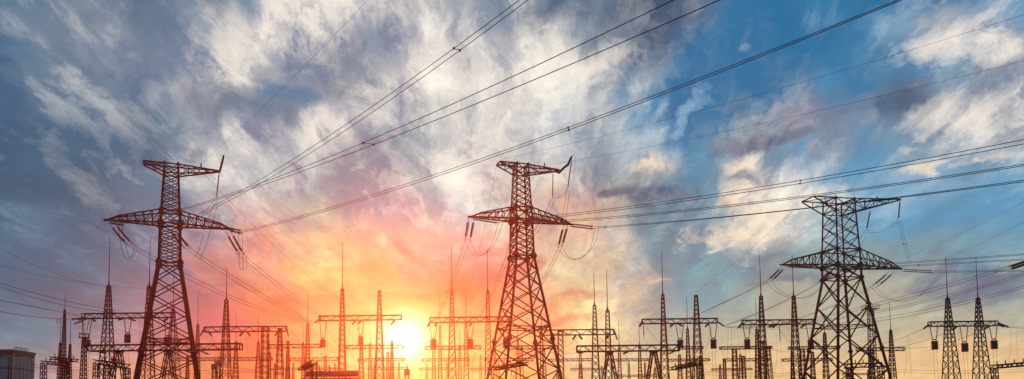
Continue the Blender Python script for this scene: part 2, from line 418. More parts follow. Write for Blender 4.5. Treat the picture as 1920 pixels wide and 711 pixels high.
# lines going back to the gantries
def back(pair, end, Y1, mid, who, r=.035):
    for k in range(2):
        P0 = pair[k][1]; P1 = at(end[0] + 5 * k, end[1] - 2 * k, Y1)
        wire(P0, P1, f'{("left", "right")[k]} twin wire {who}', (mid[0] + 6 * k, mid[1] - 3 * k), r=r)
back(s_ll, (573, 605), 176, (420, 555), f'running back right from the left crossarm of the {LP}')
back(s_lc, (582, 606), 174, (470, 545), f'running back right from the waist of the {LP}')
back(s_lr, (600, 597), 170, (530, 545), f'running back right from the right crossarm of the {LP}')
back(s_ml, (815, 604), 166, (848, 522), f'running down left from the left crossarm of the {MP}')
back(s_mc, (889, 603), 166, (925, 540), f'running down left from the waist of the {MP}')
back(s_mr, (958, 603), 166, (1005, 545), f'running down left from the right crossarm of the {MP}')
back(s_rl, (1262, 611), 166, (1365, 563), f'running down left from the left crossarm of the {RP}')
back(s_rc, (1358, 611), 166, (1455, 573), f'running down left from the waist of the {RP}')
back(s_rr, (1448, 611), 166, (1560, 575), f'running down left from the right crossarm of the {RP}')

# --------------------------------------------------- gantries and masts
def lattice_mast(mb, x, y, z0, z1, h0, h1, w, n=None):
    def sq(z):
        t = (z - z0) / (z1 - z0); h = lerp(h0, h1, t); return [Vector((x + i * h, y + j * h, z)) for i, j in ((-1, -1), (1, -1), (1, 1), (-1, 1))]
    a, b = sq(z0), sq(z1)
    for k in range(4): mb.bar(a[k], b[k], w)
    z = z0
    while z < z1 - .2:
        h = lerp(h0, h1, (z - z0) / (z1 - z0)); z2 = min(z1, z + max(.9, 2.1 * h))
        lo, hi = sq(z), sq(z2)
        for k in range(4):
            k2 = (k + 1) % 4; mb.bar(lo[k], hi[k2], w * .55); mb.bar(lo[k2], hi[k], w * .55)
        z = z2
    for p in b: mb.bar(p, b[(b.index(p) + 1) % 4], w)

def mast_parts(parent, px, ytop, tip, wtop, wbot, Y, yref=711, w=.13, zref=None):
    """a tapered lattice mast (> spire) placed by its top pixel"""
    T = at(px, ytop, Y); zb = at(px, yref, Y).z
    ht = wtop / F * Y / 2; hb = wbot / F * Y / 2
    h0 = hb + (hb - ht) * zb / max(1, T.z - zb)
    m = MB(); lattice_mast(m, T.x, Y, 0, T.z, h0, ht, w)
    m.box((T.x, Y, T.z + .05), 2 * ht + .15, 2 * ht + .15, .12)
    o = m.build('mast', M['steel'], parent)
    if tip:
        zt = at(px, tip, Y).z; s = MB(); s.tube([(T.x, Y, T.z + .1), (T.x, Y, T.z + (zt - T.z) * .12), (T.x, Y, T.z + (zt - T.z) * .5), (T.x, Y, zt)], [ht * .8, .09, .055 + Y * .0001, .03 + Y * .0001], 6)
        s.build('spire', M['steel'], o)
    return T.x

def truss_beam(x0, x1, y, zb, h, d, w, n=None, yaw=None):
    b = MB(); n = n or max(4, int(round((x1 - x0) / (h * 1.25))))
    P = lambda x, j, k: Vector((x, y + j * d / 2, zb + k * h))
    for j in (-1, 1):
        for k in (0, 1): b.bar(P(x0, j, k), P(x1, j, k), w)
        for i in range(n):
            a, c = lerp(x0, x1, i / n), lerp(x0, x1, (i + 1) / n)
            b.bar(P(a, j, i % 2), P(c, j, 1 - i % 2), w * .6)
        for x in (x0, x1): b.bar(P(x, j, 0), P(x, j, 1), w)
    for k in (0, 1):
        for i in range(n):
            a, c = lerp(x0, x1, i / n), lerp(x0, x1, (i + 1) / n)
            s = 1 if i % 2 else -1; b.bar(P(a, s, k), P(c, -s, k), w * .5)
        for x in (x0, x1): b.bar(P(x, -1, k), P(x, 1, k), w)
    return b

bays = []
def gantry(label, Y, beam, masts, group='portal gantries of the switchyard', w=.13, d=1.1, ins=(), ref='', frames=(), busn=3):
    w *= 1.2
    x0, x1, y0, y1 = beam; xm = (x0 + x1) / 2
    zt, zb = at(xm, y0, Y).z, at(xm, y1, Y).z; X0_, X1_ = at(x0, (y0 + y1) / 2, Y).x, at(x1, (y0 + y1) / 2, Y).x
    root = empty('portal_gantry', Vector(((X0_ + X1_) / 2, Y, 0)), label, 'gantry', group)
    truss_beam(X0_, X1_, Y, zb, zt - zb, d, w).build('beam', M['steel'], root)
    for ms in masts:
        px, ytop, tip, wt, wb = ms; mast_parts(root, px, ytop, tip, wt, wb, Y, w=w)
    for px, wb in frames:     # trestle with two splayed lattice legs
        X = at(px, 680, Y).x; hb = wb / F * Y / 2
        for s in (-1, 1):
            m = MB(); top = Vector((X + s * .25, Y, zb)); bot = Vector((X + s * hb * 2.2, Y + s * .02, 0))
            for i in (-.22, .22):
                for j in (-.4, .4): m.bar(bot + Vector((i, j * 1.6, 0)), top + Vector((i, j, 0)), w * .9)
            n = 11
            for k in range(n):
                a, c = bot.lerp(top, k / n), bot.lerp(top, (k + 1) / n)
                q_ = .22 if k % 2 else -.22
                for j in (-.5, .5): m.bar(a + Vector((q_, j, 0)), c + Vector((-q_, j, 0)), w * .55)
            m.build('leg', M['steel'], root)
        m = MB(); m.box((X, Y, zb - .15), 1.5, 1.3, .3); m.build('cap_plate', M['steel'], root)
    for i, (a, b_, c, e) in enumerate(ins):
        pos = ordinal(i, len(ins))
        insulator(at(a, b_, Y - .3), at(c, e, Y + (1.2 if i % 2 else -1.6)), f'{pos} slanted insulator string on {ref}', 'insulator strings on the gantries', 'porc', .2 * Y / 150, ring=False, pitch=.36, name='insulator_string', lead=.06)
    bays.append((label, ref, X0_, X1_, Y, zb))
    return root
ORD = ['leftmost', 'second', 'third', 'fourth', 'fifth', 'sixth', 'seventh', 'eighth']
def ordinal(i, n):
    if n == 1: return 'only'
    return 'leftmost' if i == 0 else ('rightmost' if i == n - 1 else ORD[i] + ' from left')

def pairs(xs, y, dx=9, dy=8):
    out = []
    for x in xs: out += [(x - 2, y, x - 2 - dx, y + dy), (x + 3, y, x + 3 + dx, y + dy)]
    return out

r1, r2, r3, r4 = 165, 230, 290, 350
GA = 'the tall gantry behind the leftmost pylon'
gantry('long tall gantry behind the leftmost big pylon, two masts with needle spires', r1, (156, 325, 587.5, 596.5), [(204, 537, 444, 5, 23), (280, 537, 444, 5, 20)], ref=GA,
       ins=[(157, 596, 147, 600), (163, 596, 133, 599), (166, 597, 138, 608), (170, 597, 180, 603), (232, 597, 221, 600), (240, 597, 255, 602), (315, 597, 306, 603)])
GB = 'the box column gantry right of the leftmost pylon'
gantry('gantry with one tall spire and a square box column right of the leftmost big pylon', 178, (384, 537, 612.5, 622), [(424.5, 563, 501, 5, 17), (497.5, 613, None, 11, 11), (525, 616, None, 5, 13)], ref=GB,
       ins=[(385, 613, 375, 630), (390, 621, 397, 630), (457, 621, 449, 631), (462, 621, 470, 631), (522, 621, 515, 630), (537, 613, 541, 632)])
GC = 'the tall gantry left of the sun'
gantry('tall gantry just left of the sun, one mast with spire and one blunt mast', r1, (599.5, 752.5, 592, 600.5), [(642, 543, 454, 4.5, 13), (711.5, 546, None, 4, 16)], ref=GC,
       ins=[(600, 598, 590, 606), (668, 600, 660, 609), (679, 600, 672, 607), (741, 600, 733, 609)])
GD = 'the tall gantry right of the sun'
gantry('tall gantry right of the sun, two spired masts, ending behind the middle big pylon', r1, (806.5, 958, 595, 604), [(847, 548, 461, 4.5, 15), (914.5, 548, 468, 4.5, 13)], ref=GD,
       ins=[(807, 604, 801, 613), (820, 604, 815, 612), (885, 604, 880, 612), (955, 604, 949, 612)])
GE = 'the gantry right of the middle pylon'
gantry('gantry right of the middle big pylon on one box column and two spired masts', 178, (1016, 1151, 618.5, 628), [(1050.7, 620, None, 9, 10), (1114.6, 574, 513, 5, 14), (1139, 583.5, 507, 6, 12)], ref=GE,
       ins=[(1017, 619, 1010, 633), (1080, 628, 1074, 637), (1085, 628, 1092, 637), (1141, 628, 1136, 636), (1151, 619, 1158, 638)])
GF = 'the tall gantry with a blunt right mast'
gantry('tall gantry midway between the middle and rightmost big pylons, one spired mast and one blunt', r1, (1204, 1344, 598, 606.5), [(1242.6, 553, 472, 4, 15), (1305, 554.5, None, 5, 18)], ref=GF,
       ins=[(1204, 603, 1199, 613), (1264, 606, 1256, 613), (1270, 606, 1280, 612), (1330, 606, 1322, 613), (1344, 603, 1358, 612)])
GG = 'the tall gantry touching the rightmost pylon'
gantry('tall gantry with two spired masts reaching the left legs of the rightmost big pylon', r1, (1392, 1527, 600, 608.5), [(1426.7, 556, 478, 4.5, 16), (1488, 556, 478, 4.5, 16)], ref=GG,
       ins=[(1392, 605, 1384, 615), (1450, 608, 1441, 614), (1456, 608, 1448, 615), (1510, 608, 1501, 615), (1527, 605, 1546, 612)])
GH = 'the tall gantry at the far right'
gantry('tall gantry standing clear at the far right on two spired masts', 164, (1742.5, 1869, 603, 611.5), [(1776.6, 560, 483, 4.5, 23), (1833.6, 560, 483, 4.5, 23)], ref=GH,
       ins=[(1743, 608, 1731, 617), (1796, 611, 1787, 618), (1856, 611, 1845, 617), (1869, 605, 1892, 614), (1869, 609, 1884, 613)])
# near low bus portals
GI = 'the trestle portal behind the leftmost pylon'
gantry('low trestle portal crossing behind the leftmost big pylon, thick lattice beam', 150, (168, 452, 646, 657), [], w=.14, d=1.6, frames=[(222, 24), (316, 24)], ref=GI, group='low trestle portals',
       ins=[(176, 657, 200, 663), (256, 657, 272, 664), (346, 657, 366, 664), (372, 656, 392, 665)])
GJ = 'the trestle portal right of the middle pylon'
gantry('low trestle portal with two splayed trestles between the middle and rightmost big pylons', 150, (1081.5, 1273, 648, 658.5), [], w=.14, d=1.6, frames=[(1143, 24), (1226, 24)], ref=GJ, group='low trestle portals',
       ins=[(1090, 658, 1083, 662), (1097, 658, 1087, 663), (1180, 658, 1168, 664), (1268, 657, 1250, 665)])
# second row
def row(lst, Y, grp, w):
    for beam, masts, where in lst:
        gantry(where, Y, beam, masts, group=grp, w=w, d=1.2, ref='the ' + where.split(',')[0])
g2 = 'gantries of the second row'
row([((503.6, 601, 646, 652.5), [(540, 640, None, 3, 7), (577, 609, 544, 3.5, 9)], 'second row gantry left of the sun, spire near its right end'),
     ((649.4, 756.4, 647.5, 653.5), [(677.6, 640, None, 3, 9), (735, 640, None, 3, 7)], 'second row gantry directly beneath the sun, two short masts'),
     ((797, 902, 649, 655), [(825, 613, 552, 3, 7), (873.5, 606, 549, 3.5, 9)], 'second row gantry right of the sun, two spired masts'),
     ((950, 1044.7, 648.5, 654.5), [(971, 640, 610, 3, 7), (1015, 615, 580, 3.5, 7)], 'second row gantry behind the middle pylon legs'),
     ((1272, 1317.6, 650, 654.5), [(1289, 617, 557, 3, 9)], 'second row gantry behind the blunt mast, short with one spire'),
     ((1350, 1446.7, 650, 654.5), [(1377, 655, None, 7, 9), (1418.5, 618, 560, 3, 9)], 'second row gantry left of the rightmost pylon, with one spire'),
     ((1479, 1566, 650, 654.5), [(1504, 655, None, 7, 9), (1546, 625, 588, 3.5, 9)], 'second row gantry behind the rightmost pylon legs'),
     ((1606.8, 1695, 652, 658), [(1670, 619.5, 564, 3, 10.5), (1633, 655, None, 6, 8)], 'second row gantry right of the rightmost pylon, one needle spire')], r2, g2, .15)
g3 = 'gantries of the third row'
row([((430, 510, 670.5, 676), [(442.5, 642, 587, 3, 9), (484.5, 642, 587, 3, 9), (506, 662, 640, 3, 5)], 'third row gantry left of the box column, two small spires'),
     ((543, 634, 671, 676.5), [(568.5, 644, 611, 3, 5), (540, 666, 651, 2.5, 5), (610, 668, None, 3, 6)], 'third row gantry left of the sun, low and short masted'),
     ((671, 758, 672.5, 677), [(694, 645, 620, 3, 6), (727, 660, None, 3, 5), (735, 662, 640, 2.5, 4)], 'third row gantry straight under the sun, low and thin'),
     ((791, 880, 672.5, 677), [(813, 650, 615, 3, 6), (862, 650, 620, 3, 6)], 'third row gantry low right of the sun'),
     ((908, 1000, 672.5, 677), [(928, 650, None, 3, 6), (978, 650, 630, 3, 6)], 'third row gantry behind the middle pylon legs'),
     ((1027, 1110, 673, 677), [(1046, 664, 640, 3, 6), (1088, 663, 655, 3, 7)], 'third row gantry right of the middle pylon'),
     ((1138.7, 1215, 673, 677), [(1161, 650, 600, 3, 7), (1199, 648, 596, 3, 7)], 'third row gantry under the trestle portal, two needle spires'),
     ((1252, 1330, 673, 677), [(1274, 665, None, 3, 8), (1313, 668, None, 3, 7)], 'third row gantry under the blunt masted tall gantry'),
     ((1356.6, 1441, 672.5, 677), [(1358, 673, None, 4, 5), (1394, 668, None, 4, 6)], 'third row gantry left of the rightmost pylon, with short masts'),
     ((1467, 1560, 672.5, 677), [(1485, 660, None, 3, 6), (1523, 660, None, 4, 7)], 'third row gantry behind the rightmost pylon legs'),
     ((330, 420, 671, 676), [(371, 609, 545, 3, 9), (352, 668, None, 3, 5)], 'third row gantry behind the leftmost pylon leg')], r3, g3, .17)
g4 = 'gantries of the farthest row'
row([((505, 560, 690, 693), [(515, 682, None, 2, 4), (550, 682, None, 2, 4)], 'farthest row gantry under the box column gantry'),
     ((572, 640, 690, 693), [(585, 682, 655, 2, 4), (628, 682, None, 2, 4)], 'farthest row gantry behind the transformer'),
     ((690, 765, 689.5, 693), [(702, 680, None, 2, 4), (748, 680, 665, 2, 4)], 'farthest row gantry lowest under the sun'),
     ((787, 850, 690, 693.5), [(800, 682, None, 2, 4), (838, 682, None, 2, 4)], 'farthest row gantry low right of the sun'),
     ((882, 948, 690, 693.5), [(901, 669, 660, 2, 4), (935, 682, None, 2, 4)], 'farthest row gantry left of the middle pylon legs'),
     ((1070, 1132, 690.5, 694), [(1088, 684, None, 2, 6), (1128, 686, None, 2, 4)], 'farthest row gantry right of the middle pylon legs'),
     ((1160, 1240, 703, 706), [(1179, 681, 675, 2, 4), (1209, 681, 672, 2, 4)], 'farthest row low gantry under the trestle portal'),
     ((1335, 1410, 691, 694), [(1350, 684, None, 2, 4), (1388, 665, 655, 3, 6)], 'farthest row gantry left of the paired tall masts'),
     ((1580, 1640, 700, 703), [(1590, 694, None, 2, 4), (1628, 694, None, 2, 4)], 'farthest row low gantry inside the rightmost pylon legs')], r4, g4, .16)

# free-standing lightning masts
def free_mast(px, ytop, tip, wt, wb, Y, label, w=.13):
    X = at(px, ytop, Y).x
    root = empty('lightning_mast', Vector((X, Y, 0)), label, 'mast', 'free-standing lattice masts'); mast_parts(root, px, ytop, tip, wt, wb, Y, w=w)
free_mast(121.5, 582, 553, 2.5, 8, 210, 'thick slim mast, tallest of the three standing close together left of the long gantry', .16)
free_mast(113, 643.7, 591, 2.5, 6, 240, 'short spired mast, left one of the close trio near the glass building', .16)
free_mast(131.5, 646, 600, 2.5, 6, 240, 'short spired mast, right one of the close trio near the glass building', .16)
free_mast(158, 634, None, 5, 9, 168, 'stocky lattice column under the disconnector left of the leftmost big pylon')
free_mast(325, 580, 497, 4, 24, 196, 'wide based lattice mast seen between the legs of the leftmost big pylon')
free_mast(1020, 655, 640, 3, 8, 260, 'thin mast low between the right legs of the middle big pylon', .16)
free_mast(1440, 650, None, 6, 12, 240, 'dark lattice column behind the left mast of the gantry by the rightmost pylon', .16)
free_mast(1428, 640, None, 5, 8, 250, 'slim dark column left of the lattice column by the rightmost pylon', .16)
free_mast(1228, 690, 660, 2.5, 6, 260, 'small far mast inside the right trestle of the low portal', .16)

# floodlight mast with platform
X = at(1633, 600, 200).x
fm = empty('floodlight_mast', Vector((X, 200, 0)), 'lattice floodlight mast with a railed platform behind the right leg of the rightmost pylon', 'mast')
m = MB(); zt = at(1633, 580, 200).z; lattice_mast(m, X, 200, 0, zt, .9, .55, .13); m.build('mast', M['steel'], fm)
m = MB(); m.box((X, 200, zt + .06), 3.6, 2.2, .12)
m.build('platform', M['paint'], fm)
m = MB()
for sx in (-1.75, 0, 1.75):
    for sy in (-1.05, 1.05): m.bar((X + sx, 200 + sy, zt), (X + sx, 200 + sy, zt + 1.1), .06)
for zz in (.55, 1.1):
    for sy in (-1.05, 1.05): m.bar((X - 1.75, 200 + sy, zt + zz), (X + 1.75, 200 + sy, zt + zz), .06)
    for sx in (-1.75, 1.75): m.bar((X + sx, 198.95, zt + zz), (X + sx, 201.05, zt + zz), .06)
m.build('railing', M['paint'], fm)
for dx in (-1.2, -.5):
    m = MB(); m.box((X + dx, 199, zt + 1.35), .6, .35, .5, .2); m.bar((X + dx, 199.1, zt), (X + dx, 199.1, zt + 1.2), .08); m.build('floodlight', M['paint'], fm)

# line traps
def trap(px, py, w, h, Y, beam_y, label):
    C = at(px, py, Y); rad = w / F * Y / 2; hh = h / F * Y; zt = at(px, beam_y, Y).z
    root = empty('line_trap', C, label, 'line trap', 'line traps hanging from the gantries')
    b = MB(); n = 9; pts = []; rr = []
    for i in range(n):
        z0 = C.z - hh / 2 + .12 + (hh - .24) * i / n; dz = (hh - .24) / n
        pts += [(C.x, C.y, z0 + .01), (C.x, C.y, z0 + dz * .85), (C.x, C.y, z0 + dz)]; rr += [rad * .9, rad * .9, rad * .84]
    b.tube(pts, rr, 16); b.build('coil', M['trap'], root)
    b = MB()
    for z in (C.z - hh / 2, C.z + hh / 2 - .12): 
        b.tube([(C.x, C.y, z), (C.x, C.y, z + .1)], rad * 1.02, 16)
    for k in range(6):
        t = math.pi / 3 * k + .3; x, y = C.x + math.cos(t) * rad * .96, C.y + math.sin(t) * rad * .96; b.bar((x, y, C.z - hh / 2), (x, y, C.z + hh / 2), .07)
    b.build('cage', M['steel'], root)
    b = MB(); b.bar((C.x - rad * .8, C.y, C.z + hh / 2 + .35), (C.x + rad * .8, C.y, C.z + hh / 2 + .35), .1)
    for s in (-.7, .7): b.bar((C.x + s * rad, C.y, C.z + hh / 2 - .05), (C.x + s * rad * .6, C.y, C.z + hh / 2 + .35), .08)
    b.ring((C.x, C.y, C.z + hh / 2 + .22), (0, 0, 1), rad * .55, .035)
    b.build('yoke', M['steel'], root)
    for s in (-1, 1):
        pts, rr = string_mesh((C.x + s * rad * (1.25), C.y, zt), (C.x + s * rad * .6, C.y, C.z + hh / 2 + .35), .12, .26, 0, .04)
        b = MB(); b.tube(pts, rr, 8); b.build('hanger_insulator', M['porc'], root)
    for s in (-.5, .5):
        zl = max(1.5, C.z - 14); b = MB(); b.tube([(C.x + s * rad, C.y, C.z - hh / 2), (C.x + s * rad * 1.1 + .1, C.y, (C.z + zl) / 2), (C.x + s * rad * 1.5, C.y + .4, zl)], .022, 4); b.build('down_lead', M['alu'], root)
trap(162.6, 643.6, 14, 13, 163.5, 597, 'dark line trap at the left end of the long gantry, beside the stocky column')
trap(239, 635, 11, 16, 164, 597, 'line trap on V-shaped hangers between the first mast and the leftmost pylon')
trap(315, 639.5, 14, 15, 164, 597, 'line trap seen between the legs of the leftmost big pylon')
trap(605.5, 644, 10.5, 14, 164, 600, 'line trap at the left end of the gantry left of the sun')
trap(676.3, 639, 9.5, 16, 164, 600, 'line trap beneath the middle of the gantry left of the sun')
trap(812.8, 645, 12, 17, 164, 604, 'line trap at the left end of the gantry right of the sun')
trap(881.4, 644.5, 12, 17, 164, 604, 'line trap between the two masts of the gantry right of the sun')
trap(949, 643.6, 12, 17, 164, 604, 'line trap beside the left legs of the middle big pylon')
trap(1275.5, 645, 12, 15, 164, 606, 'line trap between the masts of the blunt masted tall gantry')
trap(1337.8, 645, 12, 17, 164, 606, 'line trap at the right end of the blunt masted tall gantry')
trap(1401, 645, 12, 17, 164, 608, 'line trap left of the paired masts near the rightmost big pylon')
trap(1520, 646, 12, 17, 164, 608, 'line trap against the left leg of the rightmost big pylon')
trap(1752.4, 647.6, 12, 16, 163, 611, 'leftmost line trap of the far right gantry')
trap(1809, 651.6, 12, 16, 163, 611, 'middle and lowest line trap of the far right gantry')
trap(1864, 646.5, 12, 16, 163, 611, 'rightmost line trap of the far right gantry')
HI = 'insulator strings on the gantries'
insulator(at(1206.5, 607, r1), at(1207.5, 635, r1), 'straight hanging insulator at the left end of ' + GF, HI, 'porc', .13, ring=False, pitch=.3)
insulator(at(1461.5, 609, r1), at(1463, 641, r1), 'straight hanging insulator between the paired masts of ' + GG, HI, 'porc', .13, ring=False, pitch=.3)
# disconnector platform by the stocky column
P = at(158, 628, 166); dc = empty('disconnector', Vector((P.x, 166, 0)), 'disconnector switch hanging under the left end of the long gantry, above the stocky column', 'switch')
b = MB(); b.bar(P + Vector((-1.1, 0, .3)), P + Vector((1.0, 0, .1)), .3, .22); b.bar(P + Vector((-1.2, .2, -.5)), P + Vector((.9, .2, -.6)), .3, .25); b.build('blade_frame', M['steel'], dc)
for i in range(4):
    b = MB(); pts, rr = string_mesh(P + Vector((-1 + .6 * i, .1, -.5)), P + Vector((-1 + .6 * i, 0, .3)), .13, .2, 0, .02); b.tube(pts, rr, 8); b.build('post_insulator', M['porc'], dc)
for s in (-1, 1):
    b = MB(); T0 = at(161 + 7 * s, 597, 166); pts, rr = string_mesh(T0, P + Vector((.4 * s, 0, .3)), .11, .26, 0, .04); b.tube(pts, rr, 8); b.build('hanger_insulator', M['porc'], dc)

# incoming lines on the far left, with ring
IL = 'incoming lines at the far left'
for k, (a, b_, mid, Y1, r, lb) in enumerate([((0, 531), (219, 583), (110, 562), 185, .04, 'topmost of the incoming wires at the far left'), ((0, 537), (240, 588), (110, 570), 185, .04, 'second of the incoming wires at the far left'),
        ((0, 563), (150, 592), (75, 578), 140, .045, 'third of the incoming wires at the far left'), ((0, 584), (130, 598), (60, 593), 140, .045, 'lowest incoming wire at the far left, ending at the round ring'),
        ((0, 466), (203, 539), (100, 512), 145, .02, 'upper thin wire from the left edge to the first needle mast'), ((0, 498), (279, 541), (130, 526), 150, .02, 'lower thin wire from the left edge to the second needle mast')]):
    P1 = at(b_[0], b_[1], 164); P0 = at(a[0], a[1], Y1 - 25)
    wire(P1, P0, lb, mid, r=r, ext=1.2, group=IL, name='incoming_wire')
b = MB(); b.ring(at(109, 602, 163), (.3, 1, 0), .42, .05); tag(b.build('grading_ring', M['alu'], None, at(109, 602, 163)), 'round grading ring on the lowest incoming wire left of the long gantry', 'ring')
# lines from the right edge sloping to the yard
RL = 'sloping lines from the right edge'
for nm, a, b_, mid, Y0 in (('upper', (1905, 495), (1448, 612), (1635, 570), 120), ('middle', (1960, 500), (1385, 613), (1640, 583), 120), ('lower', (1920, 536), (1358, 612), (1640, 598), 120)):
    for k in range(2):
        wire(at(b_[0] - 2 * k, b_[1] + 1 * k, 166), at(a[0], a[1] + 4 * k, Y0), f'{("upper", "lower")[k]} wire of the {nm} twin line sloping down from the right edge', (mid[0], mid[1] + 5 * k), r=.03, ext=1.25, group=RL, name='sloping_conductor')
for k in range(2):
    insulator(at(1890 + 2 * k, 501 + 5 * k, 122), at(1935 + 2 * k, 486 + 5 * k, 118), f'{("upper", "lower")[k]} insulator string entering at the right edge, right of the rightmost pylon', 'insulator strings at the right edge', 'glass', .2, ring=True)
wire(at(1892, 614, 164), at(1990, 610, 120), 'conductor leaving right from the far right gantry, lower', None, .3, .035, group=RL, name='sloping_conductor')
wire(at(1892, 613, 164), at(1990, 603, 120), 'conductor leaving right from the far right gantry, upper', None, .3, .035, group=RL, name='sloping_conductor')
for i, (x0, y0, x1, y1, Y1, s, lb) in enumerate([(1731, 617, 1602, 652, 230, .9, 'left end'), (1787, 618, 1640, 652, 230, 1.2, 'middle'), (1845, 617, 1690, 652, 230, 1.4, 'right end')]):
    wire(at(x0, y0, 164), at(x1, y1, Y1), f'bus wire sagging left from the {lb} of the far right gantry', None, s, .035, group='bus wires of the switchyard', name='bus_wire')

# bus wires between rows: three phases per bay
BW = 'bus wires of the switchyard'
rows_ = {}
for bb in bays: rows_.setdefault(bb[4], []).append(bb)
def link(ba, bb_, sag):
    if not bb_: return
    for k in range(3):
        t = (.06, .5, .94)[k]
        P0 = Vector((lerp(ba[2], ba[3], t), ba[4] + .5, ba[5] - .5)); P1 = Vector((lerp(bb_[2], bb_[3], t), bb_[4] - .5, bb_[5] - .5))
        wire(P0, P1, f'{("left", "middle", "right")[k]} bus wire sagging back from {ba[1]}', None, sag, .03, group=BW, name='bus_wire', n=14)
def near(b, Y):
    c = [g for g in bays if g[4] == Y]; xm = (b[2] + b[3]) / 2 / b[4]
    c.sort(key=lambda g: abs((g[2] + g[3]) / 2 / g[4] - xm)); return c[0] if c and abs((c[0][2] + c[0][3]) / 2 / c[0][4] - xm) < .06 else None
for b0 in bays:
    if b0[4] in (165, 178, 164): link(b0, near(b0, r2) or near(b0, r3), 2.0)
    elif b0[4] == r2: link(b0, near(b0, r3), 1.6)
    elif b0[4] == r3: link(b0, near(b0, r4), 1.4)
# droppers
DG = 'vertical down leads'
dl = [(262, 600, 700, 1), (270, 600, 690, 1), (560, 625, 690, 0), (614, 612, 700, 1), (655, 612, 690, 1), (662, 612, 695, 0), (745, 606, 690, 1), (752, 606, 690, 0), (818, 612, 690, 1), (832, 612, 700, 0),
      (890, 612, 700, 1), (1083, 640, 700, 1), (1175, 664, 705, 0), (1212, 640, 700, 1), (1365, 612, 700, 1), (1372, 612, 700, 0), (1457, 642, 705, 1), (1464, 642, 705, 0), (1701, 630, 706, 1), (1706, 630, 706, 0),
      (1798, 618, 700, 1), (1896, 616, 680, 1), (1907, 616, 690, 0)]
nearby = ['left of the leftmost big pylon', 'right of the box column', 'left of the sun', 'under the sun', 'right of the sun', 'near the middle big pylon', 'between the middle and rightmost pylons', 'by the rightmost big pylon', 'at the far right']
for i, (x, y0, y1, sg) in enumerate(dl):
    Y = 172 + (i * 7) % 20
    P0, P1 = at(x, y0, Y), at(x + (-5 if sg else 4), y1, Y + 3)
    zone = nearby[0] if x < 350 else nearby[1] if x < 600 else nearby[2] if x < 730 else nearby[3] if x < 770 else nearby[4] if x < 900 else nearby[5] if x < 1100 else nearby[6] if x < 1480 else nearby[7] if x < 1760 else nearby[8]
    b = MB(); b.tube(smooth([P0, P0.lerp(P1, .5) + Vector((.25 if sg else -.25, 0, 0)), P1]), .022, 4)
    zn = [q for q in dl if (nearby[0] if q[0] < 350 else nearby[1] if q[0] < 600 else nearby[2] if q[0] < 730 else nearby[3] if q[0] < 770 else nearby[4] if q[0] < 900 else nearby[5] if q[0] < 1100 else nearby[6] if q[0] < 1480 else nearby[7] if q[0] < 1760 else nearby[8]) == zone]
    tag(b.build('down_lead', M['alu'], None, P0), f'{ordinal(zn.index((x, y0, y1, sg)), len(zn))} of the thin vertical down leads {zone}', 'wire', DG)
# low long strain wires near the bottom
for i, (y, Y, lb) in enumerate([(686, 200, 'upper'), (691, 200, 'lower')]):
    wire(at(1580, y, Y), at(1990, y + 1, Y), f'{lb} of the long low wires near the bottom right', None, 1.2, .03, group='low horizontal wires', name='low_wire')
    wire(at(-40, y - 11, Y), at(480, y + 8, Y), f'{lb} of the long low wires near the bottom left', None, 1.0, .03, group='low horizontal wires', name='low_wire')
    wire(at(420, y + 3, Y), at(640, y + 4, Y), f'{lb} of the long low wires left of the transformer', None, .6, .03, group='low horizontal wires', name='low_wire')
    wire(at(1280, y + 9, Y), at(1580, y + 8, Y), f'{lb} of the long low wires left of the rightmost pylon', None, .8, .03, group='low horizontal wires', name='low_wire')

# low bus structures close by
def low_bus(label, a, b_, Ya, Yb, legs, th=.5, n=7):
    P0, P1 = at(a[0], a[1], Ya), at(b_[0], b_[1], Yb)
    root = empty('low_bus_support', Vector(((P0.x + P1.x) / 2, (Ya + Yb) / 2, 0)), label, 'bus support', 'low bus supports')
    m = MB(); d = (P1 - P0); s = Vector((-d.y, d.x, 0)).normalized() * .45; hv = Vector((0, 0, th))
    for j in (-1, 1):
        for h in (0, 1): m.bar(P0 + s * j + hv * h, P1 + s * j + hv * h, .13)
        for i in range(n): m.bar(P0.lerp(P1, i / n) + s * j + hv * (i % 2), P0.lerp(P1, (i + 1) / n) + s * j + hv * (1 - i % 2), .09)
    for i in range(n + 1): m.bar(P0.lerp(P1, i / n) - s, P0.lerp(P1, i / n) + s, .09)
    m.build('beam', M['paint'], root)
    for t in legs:
        q_ = P0.lerp(P1, t); m = MB(); lattice_mast(m, q_.x, q_.y, 0, q_.z, .38, .3, .08); m.build('column', M['paint'], root)
    for i in range(5):
        q_ = P0.lerp(P1, .1 + .2 * i) + hv; pts, rr = string_mesh(q_, q_ + Vector((0, 0, .55)), .1, .14, 0, .02); m = MB(); m.tube(pts, rr, 8); m.build('post_insulator', M['porc'], root)
    return root
low_bus('low bus support by the glass building, left column at the lower beam', (82, 682), (124, 686), 120, 117, (0,), .38, 5)
low_bus('low bus support with the raised slanted beam left of the long gantry', (98, 674), (142, 679), 122, 119, (.6,), .38, 5)
low_bus('dark slanted low bus support at the left legs of the leftmost pylon', (181, 682), (238, 691), 108, 104, (0, .35, 1), .5)
low_bus('low bus support sloping up beside the transformer near the bottom', (565, 695), (590, 682), 118, 112, (1,), .3, 5)
low_bus('low bus support sloping inside the legs of the middle big pylon', (930, 694), (985, 684), 112, 106, (.6,), .35, 6)
low_bus('low bus support at the bottom left of the blunt mast, rising right', (1262, 694), (1311, 683), 112, 106, (1,), .35, 6)
low_bus('low bus support inside the legs of the rightmost big pylon', (1583, 690), (1655, 687), 112, 110, (.12, .95), .5, 8)
low_bus('low bus support cut by the right edge at the bottom right corner', (1862, 691), (1945, 684), 108, 102, (.03, .95), .4, 9)

